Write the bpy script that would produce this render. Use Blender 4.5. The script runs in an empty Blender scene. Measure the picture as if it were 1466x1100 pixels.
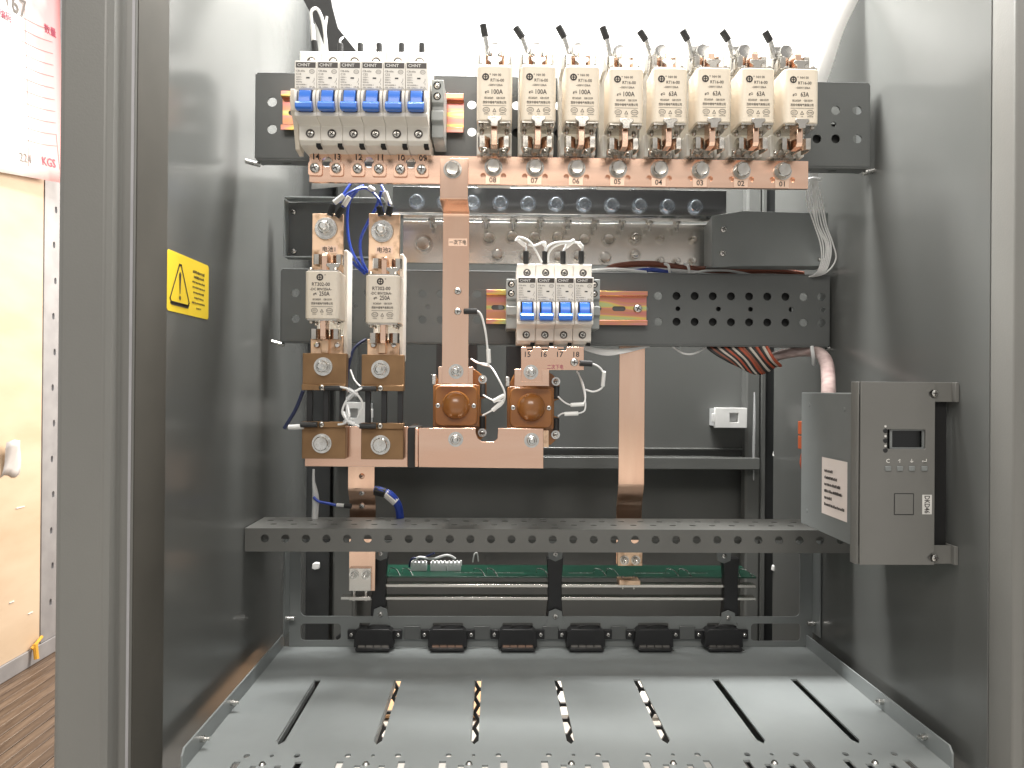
import bpy, bmesh, math, random
from mathutils import Vector, Matrix, Euler, noise
from mathutils.geometry import tessellate_polygon
random.seed(7)
scene = bpy.context.scene
COL = scene.collection
R = math.radians

# ------------------------------------------------------------------ camera
CAM_Z = 470.0                       # camera height above the floor, mm
F_PX, PW, PH = 1100.0, 1466.0, 1100.0
cam_data = bpy.data.cameras.new('camera')
cam = bpy.data.objects.new('camera', cam_data)
COL.objects.link(cam)
cam_data.sensor_width = 36.0
cam_data.lens = 36.0 * F_PX / PW
cam_data.clip_start = 0.02
cam_data.clip_end = 60.0
cam.location = (0, 0, CAM_Z / 1000)
CAM_ROT = Matrix.Rotation(R(-1.3), 3, 'Z') @ Matrix.Rotation(R(90.2), 3, 'X') @ Matrix.Rotation(R(0.45), 3, 'Z')
cam.rotation_euler = CAM_ROT.to_euler()
scene.camera = cam

# ------------------------------------------------------------------ world, lamps, exposure
world = bpy.data.worlds.new('World')
scene.world = world
world.use_nodes = True
wb = world.node_tree.nodes['Background']
wb.inputs['Color'].default_value = (1.0, 0.975, 0.94, 1)
wb.inputs['Strength'].default_value = 0.56

def area(name, loc, target, sx, sy, power, col=(1, 1, 1)):
    l = bpy.data.lights.new(name, 'AREA')
    l.shape = 'RECTANGLE'; l.size = sx; l.size_y = sy; l.energy = power; l.color = col
    o = bpy.data.objects.new(name, l); COL.objects.link(o)
    o.location = loc
    o.rotation_euler = (Vector(target) - Vector(loc)).to_track_quat('-Z', 'Y').to_euler()
    return o
area('ceiling_lamp', (0.05, 0.47, 2.25), (0.05, 0.60, 0.4), 1.0, 0.22, 20, (1.0, 0.96, 0.90))
area('cabinet_top_lamp', (0.0, 0.80, 1.27), (0.02, 0.90, 0.70), 0.50, 0.16, 32.0, (1.0, 0.985, 0.96))
area('front_fill', (-0.1, -0.75, 1.55), (0.05, 0.7, 0.58), 1.1, 0.5, 15, (1.0, 0.95, 0.88))  # added fill from behind the camera, brightens the front faces
area('rear_fill', (0.05, 1.75, 0.9), (0.05, 1.25, 0.0), 0.8, 0.3, 30, (1.0, 0.90, 0.78))  # unseen fill added to brighten the floor behind the vent
area('side_fill', (-0.30, 1.10, 2.0), (-0.80, 1.25, 0.5), 0.6, 0.6, 3.2, (1.0, 0.93, 0.84))  # unseen fill added to brighten the panel beside the cabinet

scene.view_settings.view_transform = 'Standard'
scene.view_settings.look = 'None'
scene.view_settings.exposure = 0.15
scene.view_settings.gamma = 1.0
scene.view_settings.use_curve_mapping = False
scene.render.engine = 'CYCLES'
scene.cycles.use_denoising = True
scene.cycles.max_bounces = 8
scene.cycles.glossy_bounces = 4
scene.cycles.sample_clamp_indirect = 6.0

# ------------------------------------------------------------------ measuring the photograph
def at(px, py, D):
    """point of the plane at depth D (mm) seen at photograph pixel (px, py); mm, world"""
    d = CAM_ROT @ Vector(((px - PW / 2) / F_PX, -(py - PH / 2) / F_PX, -1))
    k = D / d.y
    return Vector((d.x * k, D, CAM_Z + d.z * k))
def mm(px, D):
    return px * D / F_PX

# ------------------------------------------------------------------ scene helpers
WL = {}
def link(o, parent, loc):
    COL.objects.link(o)
    loc = Vector(loc); WL[o.name] = loc.copy()
    if parent is not None:
        o.parent = parent
        loc = loc - WL[parent.name]
    o.location = loc / 1000
    return o
def tag(o, label, cat, group=None):
    o['label'] = label; o['category'] = cat
    if group: o['group'] = group
    return o
def thing(name, label, cat, loc=(0, 0, 0), group=None):
    o = bpy.data.objects.new(name, None)
    o.empty_display_size = 0.01
    link(o, None, loc)
    return tag(o, label, cat, group)

class G:
    """collects shapes in millimetres into one mesh"""
    def __init__(s, o=(0, 0, 0)):
        s.bm = bmesh.new(); s.o = Vector(o); s.mi = 0
    def v(s, p):
        return s.bm.verts.new((Vector(p) - s.o) / 1000)
    def f(s, vs):
        try:
            fc = s.bm.faces.new(vs); fc.material_index = s.mi
        except ValueError:
            pass
    def box(s, x0, x1, y0, y1, z0, z1):
        return s.prism([(x0, z0), (x1, z0), (x1, z1), (x0, z1)], 'y', y0, y1)
    def cbox(s, c, sx, sy, sz):
        return s.box(c[0]-sx/2, c[0]+sx/2, c[1]-sy/2, c[1]+sy/2, c[2]-sz/2, c[2]+sz/2)
    def map(s, axis, u, v, a):
        return {'x': (a, u, v), 'y': (u, a, v), 'z': (u, v, a)}[axis]
    def prism(s, pts, axis, a0, a1):
        A = [s.v(s.map(axis, u, v, a0)) for u, v in pts]
        B = [s.v(s.map(axis, u, v, a1)) for u, v in pts]
        s.f(A[::-1]); s.f(B)
        n = len(pts)
        for i in range(n):
            s.f([A[i], A[(i+1) % n], B[(i+1) % n], B[i]])
        return s
    def sheet(s, outer, holes, axis, a0, a1):
        """flat plate with holes; outer and holes are lists of 2D points"""
        loops = [outer] + holes
        flat = [p for l in loops for p in l]
        tris = tessellate_polygon([[Vector((p[0], p[1], 0)) for p in l] for l in loops])
        A = [s.v(s.map(axis, p[0], p[1], a0)) for p in flat]
        B = [s.v(s.map(axis, p[0], p[1], a1)) for p in flat]
        for t in tris:
            s.f([A[i] for i in t]); s.f([B[i] for i in t][::-1])
        k = 0
        for l in loops:
            n = len(l)
            for i in range(n):
                a, b = k + i, k + (i + 1) % n
                s.f([A[a], A[b], B[b], B[a]])
            k += n
        return s
    def lathe(s, c, prof, axis='y', seg=16):
        c = Vector(c); rings = []
        for r, t in prof:
            ring = []
            if r < 1e-6:
                ring = [s.v(c + Vector(s.map(axis, 0, 0, t)))]
            else:
                for i in range(seg):
                    a = 2 * math.pi * i / seg
                    ring.append(s.v(c + Vector(s.map(axis, r*math.cos(a), r*math.sin(a), t))))
            rings.append(ring)
        for p, q in zip(rings, rings[1:]):
            for i in range(seg):
                j = (i + 1) % seg
                if len(p) == 1 and len(q) == 1: continue
                if len(p) == 1: s.f([p[0], q[i], q[j]])
                elif len(q) == 1: s.f([p[i], p[j], q[0]])
                else: s.f([p[i], p[j], q[j], q[i]])
        return s
    def cyl(s, c, r, h, axis='y', seg=16, r2=None):
        r2 = r if r2 is None else r2
        return s.lathe(c, [(0, 0), (r, 0), (r2, h), (0, h)], axis, seg)
    def tube(s, pts, r, seg=8, sub=6):
        P = [Vector(p) for p in pts]
        rr = r if isinstance(r, (list, tuple)) else [r] * len(P)
        if len(P) > 2 and sub > 1:
            Q, S = [], []
            for i in range(len(P) - 1):
                p0 = P[max(i-1, 0)]; p1 = P[i]; p2 = P[i+1]; p3 = P[min(i+2, len(P)-1)]
                for k in range(sub):
                    t = k / sub
                    Q.append(0.5*((2*p1) + (p2-p0)*t + (2*p0-5*p1+4*p2-p3)*t*t + (3*p1-p0-3*p2+p3)*t**3))
                    S.append(rr[i]*(1-t) + rr[i+1]*t)
            Q.append(P[-1]); S.append(rr[-1])
            P, rr = Q, S
        up = Vector((0.13, 0.31, 0.94)).normalized(); rings = []
        for i, p in enumerate(P):
            d = (P[min(i+1, len(P)-1)] - P[max(i-1, 0)]).normalized()
            n = up - d * up.dot(d)
            if n.length < 1e-3: n = Vector((1, 0, 0)) - d * d.x
            n.normalize(); b = d.cross(n); up = n
            rings.append([s.v(p + rr[i]*(n*math.cos(2*math.pi*k/seg) + b*math.sin(2*math.pi*k/seg))) for k in range(seg)])
        for p, q in zip(rings, rings[1:]):
            for i in range(seg):
                j = (i+1) % seg
                s.f([p[i], p[j], q[j], q[i]])
        s.f(rings[0][::-1]); s.f(rings[-1])
        return s
    def strip(s, path, x0, x1, t):
        """metal strap: path of (depth, height) points, width x0..x1, thickness t behind the path"""
        n = len(path); off = []
        for i in range(n):
            a = Vector(path[max(i-1, 0)]); b = Vector(path[min(i+1, n-1)])
            d = (b - a).normalized()
            off.append((path[i][0] - d.y * t, path[i][1] + d.x * t))
        return s.prism(list(path) + off[::-1], 'x', x0, x1)
    def mesh(s, name, mats, sharp=32, flat=False):
        me = bpy.data.meshes.new(name)
        bmesh.ops.recalc_face_normals(s.bm, faces=s.bm.faces[:])
        s.bm.to_mesh(me); s.bm.free()
        for m in (mats if isinstance(mats, (list, tuple)) else [mats]):
            me.materials.append(MAT[m])
        if not flat:
            me.shade_smooth(); me.set_sharp_from_angle(angle=R(sharp))
        return me
    def done(s, name, mats, parent=None, bevel=0.0, loc=None, seg=2, sharp=32):
        me = s.mesh(name, mats, sharp)
        o = bpy.data.objects.new(name, me)
        link(o, parent, s.o if loc is None else loc)
        if bevel: bev(o, bevel, seg)
        return o
def bev(o, w, seg=2):
    m = o.modifiers.new('bevel', 'BEVEL'); m.width = w / 1000; m.segments = seg
    m.limit_method = 'ANGLE'; m.angle_limit = R(40); m.harden_normals = False
    return o
CACHE = {}
def inst(key, make, name, parent, loc, bevel=0.0, roty=0.0):
    """object of shared mesh data: make() returns a mesh"""
    if key not in CACHE: CACHE[key] = make()
    o = bpy.data.objects.new(name, CACHE[key])
    link(o, parent, loc)
    if bevel: bev(o, bevel)
    if roty: o.rotation_euler = (0, roty, 0)
    return o

def circ(cx, cz, r, n=12, ph=0.0):
    return [(cx + r*math.cos(2*math.pi*i/n + ph), cz + r*math.sin(2*math.pi*i/n + ph)) for i in range(n)]
def slot(cx, cz, w, h, n=5):
    """stadium of overall size w x h"""
    r = min(w, h) / 2; pts = []
    if w >= h:
        for sgn, a0 in ((1, -90), (-1, 90)):
            for i in range(n + 1):
                a = R(a0 + 180*i/n); pts.append((cx + sgn*(w/2 - r) + r*math.cos(a), cz + r*math.sin(a)))
    else:
        for sgn, a0 in ((1, 0), (-1, 180)):
            for i in range(n + 1):
                a = R(a0 + 180*i/n); pts.append((cx + r*math.cos(a), cz + sgn*(h/2 - r) + r*math.sin(a)))
    return pts
def rrect(x0, x1, z0, z1, r, n=4):
    pts = []
    for cx, cz, a0 in ((x1-r, z0+r, -90), (x1-r, z1-r, 0), (x0+r, z1-r, 90), (x0+r, z0+r, 180)):
        for i in range(n + 1):
            a = R(a0 + 90*i/n); pts.append((cx + r*math.cos(a), cz + r*math.sin(a)))
    return pts

# ------------------------------------------------------------------ materials (all procedural)
MAT = {}
def material(name, col, rough=0.5, metal=0.0, col2=None, nscale=40.0, stretch=(1, 1, 1), bump=0.0, bscale=300.0,
             rvar=0.0, spec=0.5, coat=0.0, alpha=1.0, trans=0.0, contrast=(0.35, 0.65), sub=0.0, detail=4.0, fac=1.0, aniso=0.0):
    m = bpy.data.materials.new(name); m.use_nodes = True
    nt = m.node_tree; b = nt.nodes['Principled BSDF']
    b.inputs['Base Color'].default_value = (*col, 1)
    b.inputs['Roughness'].default_value = rough
    b.inputs['Metallic'].default_value = metal
    b.inputs['Specular IOR Level'].default_value = spec
    b.inputs['Coat Weight'].default_value = coat
    b.inputs['Alpha'].default_value = alpha
    b.inputs['Transmission Weight'].default_value = trans
    b.inputs['Anisotropic'].default_value = aniso
    if sub:
        b.inputs['Subsurface Weight'].default_value = sub
        b.inputs['Subsurface Radius'].default_value = (0.002, 0.0015, 0.001)
    tc = nt.nodes.new('ShaderNodeTexCoord'); mp = nt.nodes.new('ShaderNodeMapping')
    mp.inputs['Scale'].default_value = stretch
    nt.links.new(tc.outputs['Object'], mp.inputs['Vector'])
    nz = nt.nodes.new('ShaderNodeTexNoise')
    nz.inputs['Scale'].default_value = nscale; nz.inputs['Detail'].default_value = detail
    nt.links.new(mp.outputs['Vector'], nz.inputs['Vector'])
    rp = nt.nodes.new('ShaderNodeValToRGB')
    rp.color_ramp.elements[0].position = contrast[0]; rp.color_ramp.elements[1].position = contrast[1]
    c2 = col2 if col2 else tuple(c * 0.86 for c in col)
    c2 = tuple(a*(1-fac) + c*fac for a, c in zip(col, c2))
    rp.color_ramp.elements[0].color = (*col, 1); rp.color_ramp.elements[1].color = (*c2, 1)
    nt.links.new(nz.outputs['Fac'], rp.inputs['Fac'])
    nt.links.new(rp.outputs['Color'], b.inputs['Base Color'])
    if rvar:
        mr = nt.nodes.new('ShaderNodeMapRange')
        mr.inputs['From Min'].default_value = 0.3; mr.inputs['From Max'].default_value = 0.7
        mr.inputs['To Min'].default_value = max(rough - rvar, 0.03); mr.inputs['To Max'].default_value = rough + rvar
        n2 = nt.nodes.new('ShaderNodeTexNoise'); n2.inputs['Scale'].default_value = nscale * 1.7
        n2.inputs['Detail'].default_value = 5.0
        nt.links.new(mp.outputs['Vector'], n2.inputs['Vector'])
        nt.links.new(n2.outputs['Fac'], mr.inputs['Value'])
        nt.links.new(mr.outputs['Result'], b.inputs['Roughness'])
    if bump:
        n3 = nt.nodes.new('ShaderNodeTexNoise'); n3.inputs['Scale'].default_value = bscale
        n3.inputs['Detail'].default_value = 3.0
        bp = nt.nodes.new('ShaderNodeBump'); bp.inputs['Strength'].default_value = bump
        bp.inputs['Distance'].default_value = 0.0004
        nt.links.new(mp.outputs['Vector'], n3.inputs['Vector'])
        nt.links.new(n3.outputs['Fac'], bp.inputs['Height'])
        nt.links.new(bp.outputs['Normal'], b.inputs['Normal'])
    MAT[name] = m
    return m
material('paint', (0.112, 0.115, 0.110), 0.22, 0.0, (0.102, 0.105, 0.100), 5, bump=0.035, bscale=900, rvar=0.04)
material('paint_plate', (0.098, 0.103, 0.101), 0.34, 0.0, (0.088, 0.093, 0.091), 14, bump=0.15, bscale=900, rvar=0.06)
material('paint_beam', (0.13, 0.13, 0.122), 0.34, 0.1, (0.115, 0.115, 0.107), 12, bump=0.10, bscale=900, rvar=0.06)
material('paint_frame', (0.175, 0.173, 0.16), 0.40, 0.0, (0.16, 0.158, 0.147), 7, bump=0.18, bscale=700, rvar=0.05)
material('paint_module', (0.148, 0.146, 0.136), 0.38, 0.0, (0.134, 0.132, 0.122), 18, bump=0.10, bscale=900)
material('paint_box', (0.185, 0.197, 0.194), 0.38, 0.0, (0.168, 0.18, 0.177), 16, bump=0.1, bscale=900)
material('shelf_zinc', (0.265, 0.285, 0.284), 0.42, 0.05, (0.245, 0.264, 0.263), 11, rvar=0.08, bump=0.06, bscale=500)
material('shaded_return', (0.075, 0.070, 0.060), 0.7, 0.0, (0.066, 0.062, 0.053), 20, spec=0.15)  # frame return strip, its shade put into the dark colour
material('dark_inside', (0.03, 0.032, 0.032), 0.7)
material('copper', (0.945, 0.655, 0.50), 0.21, 1.0, (0.86, 0.56, 0.415), 10, (0.5, 1, 4), rvar=0.06, bump=0.02, bscale=160)
material('copper_up', (0.945, 0.66, 0.505), 0.21, 1.0, (0.87, 0.57, 0.425), 10, (4, 4, 0.5), rvar=0.06, bump=0.02, bscale=160)
material('copper_aged', (0.84, 0.60, 0.42), 0.38, 1.0, (0.36, 0.20, 0.11), 90, rvar=0.1, contrast=(0.50, 0.70))
material('bronze', (0.27, 0.16, 0.078), 0.44, 0.55, (0.21, 0.12, 0.057), 40, rvar=0.07, bump=0.06)
material('tin', (0.72, 0.69, 0.645), 0.24, 1.0, (0.66, 0.63, 0.585), 9, (0.4, 1, 3), rvar=0.04)
material('chrome_bar', (0.56, 0.56, 0.56), 0.14, 1.0, (0.48, 0.48, 0.48), 9, (0.4, 1, 3), rvar=0.04)
material('zinc', (0.78, 0.77, 0.74), 0.24, 1.0, (0.60, 0.585, 0.55), 160, rvar=0.08)
material('zinc_blue', (0.74, 0.80, 0.87), 0.22, 1.0, (0.60, 0.66, 0.73), 160, rvar=0.08)
material('steel', (0.46, 0.45, 0.43), 0.26, 1.0, (0.36, 0.35, 0.33), 90, rvar=0.08)
material('nickel', (0.64, 0.61, 0.565), 0.20, 1.0, (0.50, 0.47, 0.42), 120, rvar=0.08)
material('cream', (0.79, 0.705, 0.58), 0.48, 0.0, (0.755, 0.665, 0.54), 25, bump=0.10, bscale=700, sub=0.05)
material('cream_grey', (0.66, 0.595, 0.51), 0.48, 0.0, (0.62, 0.56, 0.475), 25, bump=0.10, bscale=700)
material('base_white', (0.74, 0.72, 0.67), 0.45, 0.0, (0.70, 0.68, 0.63), 30)
material('breaker_white', (0.74, 0.705, 0.645), 0.38, 0.0, (0.71, 0.675, 0.615), 20, bump=0.04, bscale=900)
material('white_plastic', (0.82, 0.82, 0.80), 0.40)
material('clear_plastic', (0.75, 0.76, 0.76), 0.22, 0.0, (0.68, 0.69, 0.70), 20, alpha=0.35, spec=0.6)
material('grey_plastic', (0.30, 0.315, 0.31), 0.42, 0.0, (0.27, 0.285, 0.28), 30)
material('pale_grey_plastic', (0.56, 0.57, 0.57), 0.42, 0.0, (0.52, 0.53, 0.53), 30)
material('toggle_blue', (0.026, 0.15, 0.60), 0.30, 0.0, (0.024, 0.155, 0.60), 40, coat=0.15)
material('bakelite', (0.275, 0.11, 0.026), 0.26, 0.0, (0.23, 0.088, 0.02), 30, coat=0.35)
material('black_plastic', (0.014, 0.014, 0.015), 0.38)
material('black_rubber', (0.018, 0.018, 0.018), 0.62)
material('black_hole', (0.006, 0.006, 0.006), 0.9)
material('ink', (0.035, 0.028, 0.026), 0.6)
material('ink_grey', (0.19, 0.17, 0.155), 0.6)
material('ink_white', (0.78, 0.76, 0.72), 0.5)
material('ink_red', (0.34, 0.06, 0.10), 0.6)
material('band_brown', (0.045, 0.035, 0.03), 0.45)
material('wire_blue', (0.018, 0.055, 0.36), 0.38, coat=0.1)
material('wire_navy', (0.012, 0.02, 0.07), 0.4)
material('wire_white', (0.80, 0.80, 0.79), 0.40)
material('wire_red', (0.33, 0.065, 0.03), 0.42)
material('wire_brown', (0.20, 0.062, 0.035), 0.42)
material('sleeve_pink', (0.40, 0.31, 0.29), 0.38, 0.0, (0.27, 0.19, 0.18), 90, (1, 1, 3), coat=0.3)
material('pcb', (0.008, 0.06, 0.036), 0.35, 0.0, (0.006, 0.045, 0.027), 60, coat=0.3)
material('sticker_yellow', (0.85, 0.62, 0.035), 0.42, 0.0, (0.82, 0.585, 0.03), 20)
material('label_pink', (0.80, 0.72, 0.67), 0.5, 0.0, (0.78, 0.69, 0.64), 20)
material('label_grey', (0.62, 0.61, 0.58), 0.5)
material('tape_copper', (0.86, 0.62, 0.48), 0.36, 0.85, (0.83, 0.59, 0.45), 20)
material('screen_black', (0.004, 0.005, 0.005), 0.12)
material('orange_plug', (0.34, 0.07, 0.02), 0.45)
material('foam', (0.88, 0.875, 0.86), 0.65, 0.0, (0.84, 0.835, 0.82), 60, bump=0.9, bscale=55, sub=0.0)
material('board', (0.62, 0.49, 0.36), 0.62, 0.0, (0.53, 0.40, 0.275), 5, (1, 1, 3), bump=0.2, bscale=200)
material('rail_grey', (0.33, 0.325, 0.335), 0.5, 0.2, (0.28, 0.275, 0.285), 30)
material('plank', (0.135, 0.092, 0.062), 0.5, 0.0, (0.055, 0.03, 0.016), 60, (3, 0.25, 1), bump=0.2, bscale=300, contrast=(0.3, 0.7))
material('plank_pale', (0.19, 0.135, 0.095), 0.5, 0.0, (0.08, 0.046, 0.026), 60, (3, 0.25, 1), bump=0.2, bscale=300, contrast=(0.3, 0.7))
material('floor_base', (0.50, 0.48, 0.45), 0.5)
material('wire_beige', (0.46, 0.42, 0.37), 0.42)
material('cardboard', (0.60, 0.36, 0.19), 0.7)
material('torn_paper', (0.72, 0.70, 0.70), 0.6)
material('yellow_clip', (0.80, 0.42, 0.05), 0.45)

def rail_material():
    m = material('rail_zinc', (0.70, 0.34, 0.27), 0.28, 0.9)
    nt = m.node_tree; b = nt.nodes['Principled BSDF']
    rp = [n for n in nt.nodes if n.type == 'VALTORGB'][0]
    nz = [n for n in nt.nodes if n.type == 'TEX_NOISE'][0]
    mp = [n for n in nt.nodes if n.type == 'MAPPING'][0]
    mp.inputs['Scale'].default_value = (0.12, 1, 1.0)
    nz.inputs['Scale'].default_value = 110.0; nz.inputs['Detail'].default_value = 1.0
    cr = rp.color_ramp
    cr.elements[0].position = 0.36; cr.elements[0].color = (0.60, 0.23, 0.20, 1)
    cr.elements[1].position = 0.64; cr.elements[1].color = (0.52, 0.56, 0.26, 1)
    for p, c in ((0.44, (0.62, 0.30, 0.15, 1)), (0.51, (0.66, 0.28, 0.25, 1)), (0.57, (0.76, 0.52, 0.14, 1))):
        e = cr.elements.new(p); e.color = c
rail_material()
def foam_material():
    m = MAT['foam']; nt = m.node_tree
    b = nt.nodes['Principled BSDF']; out = nt.nodes['Material Output']
    tr = nt.nodes.new('ShaderNodeBsdfTranslucent'); tr.inputs['Color'].default_value = (0.9, 0.89, 0.87, 1)
    mx = nt.nodes.new('ShaderNodeMixShader'); mx.inputs['Fac'].default_value = 0.4
    nt.links.new(b.outputs['BSDF'], mx.inputs[1]); nt.links.new(tr.outputs['BSDF'], mx.inputs[2])
    nt.links.new(mx.outputs['Shader'], out.inputs['Surface'])
foam_material()
def paper_material():
    """white form whose right third is stained pink by the carbon copy"""
    m = material('paper', (0.80, 0.785, 0.765), 0.6)
    nt = m.node_tree; b = nt.nodes['Principled BSDF']
    tc = [n for n in nt.nodes if n.type == 'TEX_COORD'][0]
    sp = nt.nodes.new('ShaderNodeSeparateXYZ'); nt.links.new(tc.outputs['Object'], sp.inputs['Vector'])
    nz = nt.nodes.new('ShaderNodeTexNoise'); nz.inputs['Scale'].default_value = 22.0
    nt.links.new(tc.outputs['Object'], nz.inputs['Vector'])
    a = nt.nodes.new('ShaderNodeMath'); a.operation = 'MULTIPLY_ADD'
    a.inputs[1].default_value = 0.09; nt.links.new(nz.outputs['Fac'], a.inputs[0]); nt.links.new(sp.outputs['Y'], a.inputs[2])
    mr = nt.nodes.new('ShaderNodeMapRange')
    mr.inputs['From Min'].default_value = 0.165; mr.inputs['From Max'].default_value = 0.235
    nt.links.new(a.outputs[0], mr.inputs['Value'])
    mx = nt.nodes.new('ShaderNodeMixRGB')
    mx.inputs['Color1'].default_value = (0.80, 0.785, 0.765, 1); mx.inputs['Color2'].default_value = (0.80, 0.36, 0.36, 1)
    nt.links.new(mr.outputs['Result'], mx.inputs['Fac']); nt.links.new(mx.outputs['Color'], b.inputs['Base Color'])
paper_material()

# ------------------------------------------------------------------ lettering
GLYPH = {}
def prefetch(strings):
    tmp = []
    for s in strings:
        if s in GLYPH: continue
        c = bpy.data.curves.new('t', 'FONT'); c.body = s; c.size = 1.0; c.resolution_u = 2; c.offset = 0.012
        o = bpy.data.objects.new('t', c); COL.objects.link(o); tmp.append((s, o, c))
    dg = bpy.context.evaluated_depsgraph_get(); dg.update()
    for s, o, c in tmp:
        me = bpy.data.meshes.new_from_object(o.evaluated_get(dg))
        vs = [(v.co.x, v.co.y) for v in me.vertices]; fs = [tuple(p.vertices) for p in me.polygons]
        if vs:
            x0 = min(v[0] for v in vs); x1 = max(v[0] for v in vs); y0 = min(v[1] for v in vs); y1 = max(v[1] for v in vs)
            GLYPH[s] = ([((x-(x0+x1)/2), (y-(y0+y1)/2)) for x, y in vs], fs, x1-x0, y1-y0)
        else:
            GLYPH[s] = ([], [], 1, 1)
        bpy.data.meshes.remove(me)
    for s, o, c in tmp:
        bpy.data.objects.remove(o); bpy.data.curves.remove(c)
class Print:
    """flat print: shapes in a plane (x right, z up), mm"""
    def __init__(s): s.vs = []; s.fs = []
    def poly(s, pts):
        k = len(s.vs); s.vs += list(pts); s.fs.append(tuple(range(k, k + len(pts)))); return s
    def rect(s, x0, x1, z0, z1): return s.poly([(x0, z0), (x1, z0), (x1, z1), (x0, z1)])
    def text(s, t, x, z, h, w=None, rot=0):
        if t not in GLYPH: prefetch([t])
        vs, fs, gw, gh = GLYPH[t]
        sz = h / gh; sx = (w / gw) if w else sz
        k = len(s.vs); c, n = math.cos(R(rot)), math.sin(R(rot))
        s.vs += [(x + (u*sx*c - v*sz*n), z + (u*sx*n + v*sz*c)) for u, v in vs]
        s.fs += [tuple(i + k for i in f) for f in fs]; return s
    def ring(s, cx, cz, rx, rz, t, n=18):
        for i in range(n):
            a, b = 2*math.pi*i/n, 2*math.pi*(i+1)/n
            s.poly([(cx+rx*math.cos(a), cz+rz*math.sin(a)), (cx+rx*math.cos(b), cz+rz*math.sin(b)),
                    (cx+(rx-t)*math.cos(b), cz+(rz-t)*math.sin(b)), (cx+(rx-t)*math.cos(a), cz+(rz-t)*math.sin(a))])
        return s
    def disc(s, cx, cz, r, n=16): return s.poly(circ(cx, cz, r, n))
    def line(s, pts, t, closed=True):
        n = len(pts)
        for i in range(n if closed else n-1):
            a, b = Vector(pts[i]), Vector(pts[(i+1) % n]); d = (b-a).normalized(); q = Vector((-d.y, d.x))*t/2
            e = d*t/2
            s.poly([tuple(a-q-e), tuple(b-q+e), tuple(b+q+e), tuple(a+q-e)])
        return s
    def mesh(s, mat, face='front', name='lettering'):
        f = {'front': lambda u, v: (u, 0, v), 'right': lambda u, v: (0, u, v), 'left': lambda u, v: (0, -u, v)}[face]
        me = bpy.data.meshes.new(name)
        me.from_pydata([tuple(c/1000 for c in f(u, v)) for u, v in s.vs], [], s.fs)
        me.materials.append(MAT[mat]); return me
def lettering(pr, mat, parent, loc, face='front', name='lettering'):
    o = bpy.data.objects.new(name, pr.mesh(mat, face, name)); return link(o, parent, loc)

# ------------------------------------------------------------------ shared hardware
def hexpts(r, ph=0.0): return circ(0, 0, r, 6, ph)
def bolt_mesh(r, h, mat, washer=1.3, ph=0.3):
    g = G()
    g.lathe((0, 0, 0), [(0, -1.4), (r*washer, -1.4), (r*washer, 0), (0, 0)], seg=22)
    g.prism(hexpts(r, ph), 'y', -h*0.82 - 1.4, -1.4)
    g.lathe((0, 0, 0), [(r*0.90, -h*0.8 - 1.4), (r*0.80, -h - 1.4), (r*0.45, -h - 1.15), (0, -h - 1.2)], seg=18)
    return g.mesh('bolt', mat)
def bolt(parent, p, r=6.0, h=5.0, mat='zinc', washer=1.3):
    k = random.randint(0, 3)
    return inst(('bolt', r, h, mat, washer, k), lambda: bolt_mesh(r, h, mat, washer, k*0.27), 'bolt', parent, p)
def nut_mesh(r, mat, stud=0.55, stick=5.0):
    g = G()
    g.lathe((0, 0, 0), [(0, -1.5), (r*1.42, -1.5), (r*1.42, 0), (0, 0)], seg=22)
    g.lathe((0, 0, 0), [(r*0.6, -2.6), (r*1.12, -2.6), (r*1.12, -1.5), (r*.6, -1.5)], seg=20)
    g.prism(hexpts(r, 0.35), 'y', -7.2, -2.6)
    g.lathe((0, 0, 0), [(r*0.92, -7.1), (r*0.80, -7.9), (r*stud, -7.9)], seg=18)
    g.lathe((0, 0, 0), [(r*stud, -7.0), (r*stud, -7.9-stick), (r*stud*0.72, -8.7-stick), (0, -8.7-stick)], seg=16)
    return g.mesh('nut', mat)
def nut(parent, p, r=5.2, mat='zinc', stick=4.0):
    return inst(('nut', r, mat, stick), lambda: nut_mesh(r, mat, 0.58, stick), 'nut', parent, p)
def screw_mesh(r, mat, h):
    g = G()
    g.lathe((0, 0, 0), [(0, 0.3), (r, 0.3), (r, -h*0.35), (r*0.82, -h*0.8), (r*0.45, -h), (0, -h)], seg=16)
    g.mi = 1
    g.box(-r*0.62, r*0.62, -h-0.05, -h*0.75, -r*0.12, r*0.12)
    g.box(-r*0.12, r*0.12, -h-0.06, -h*0.74, -r*0.62, r*0.62)
    return g.mesh('screw', [mat, 'ink'])
def screw(parent, p, r=2.6, mat='zinc', h=1.6, name='screw', rot=None):
    return inst(('screw', r, mat, h), lambda: screw_mesh(r, mat, h), name, parent, p, roty=random.uniform(0, 1.5) if rot is None else rot)

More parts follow.
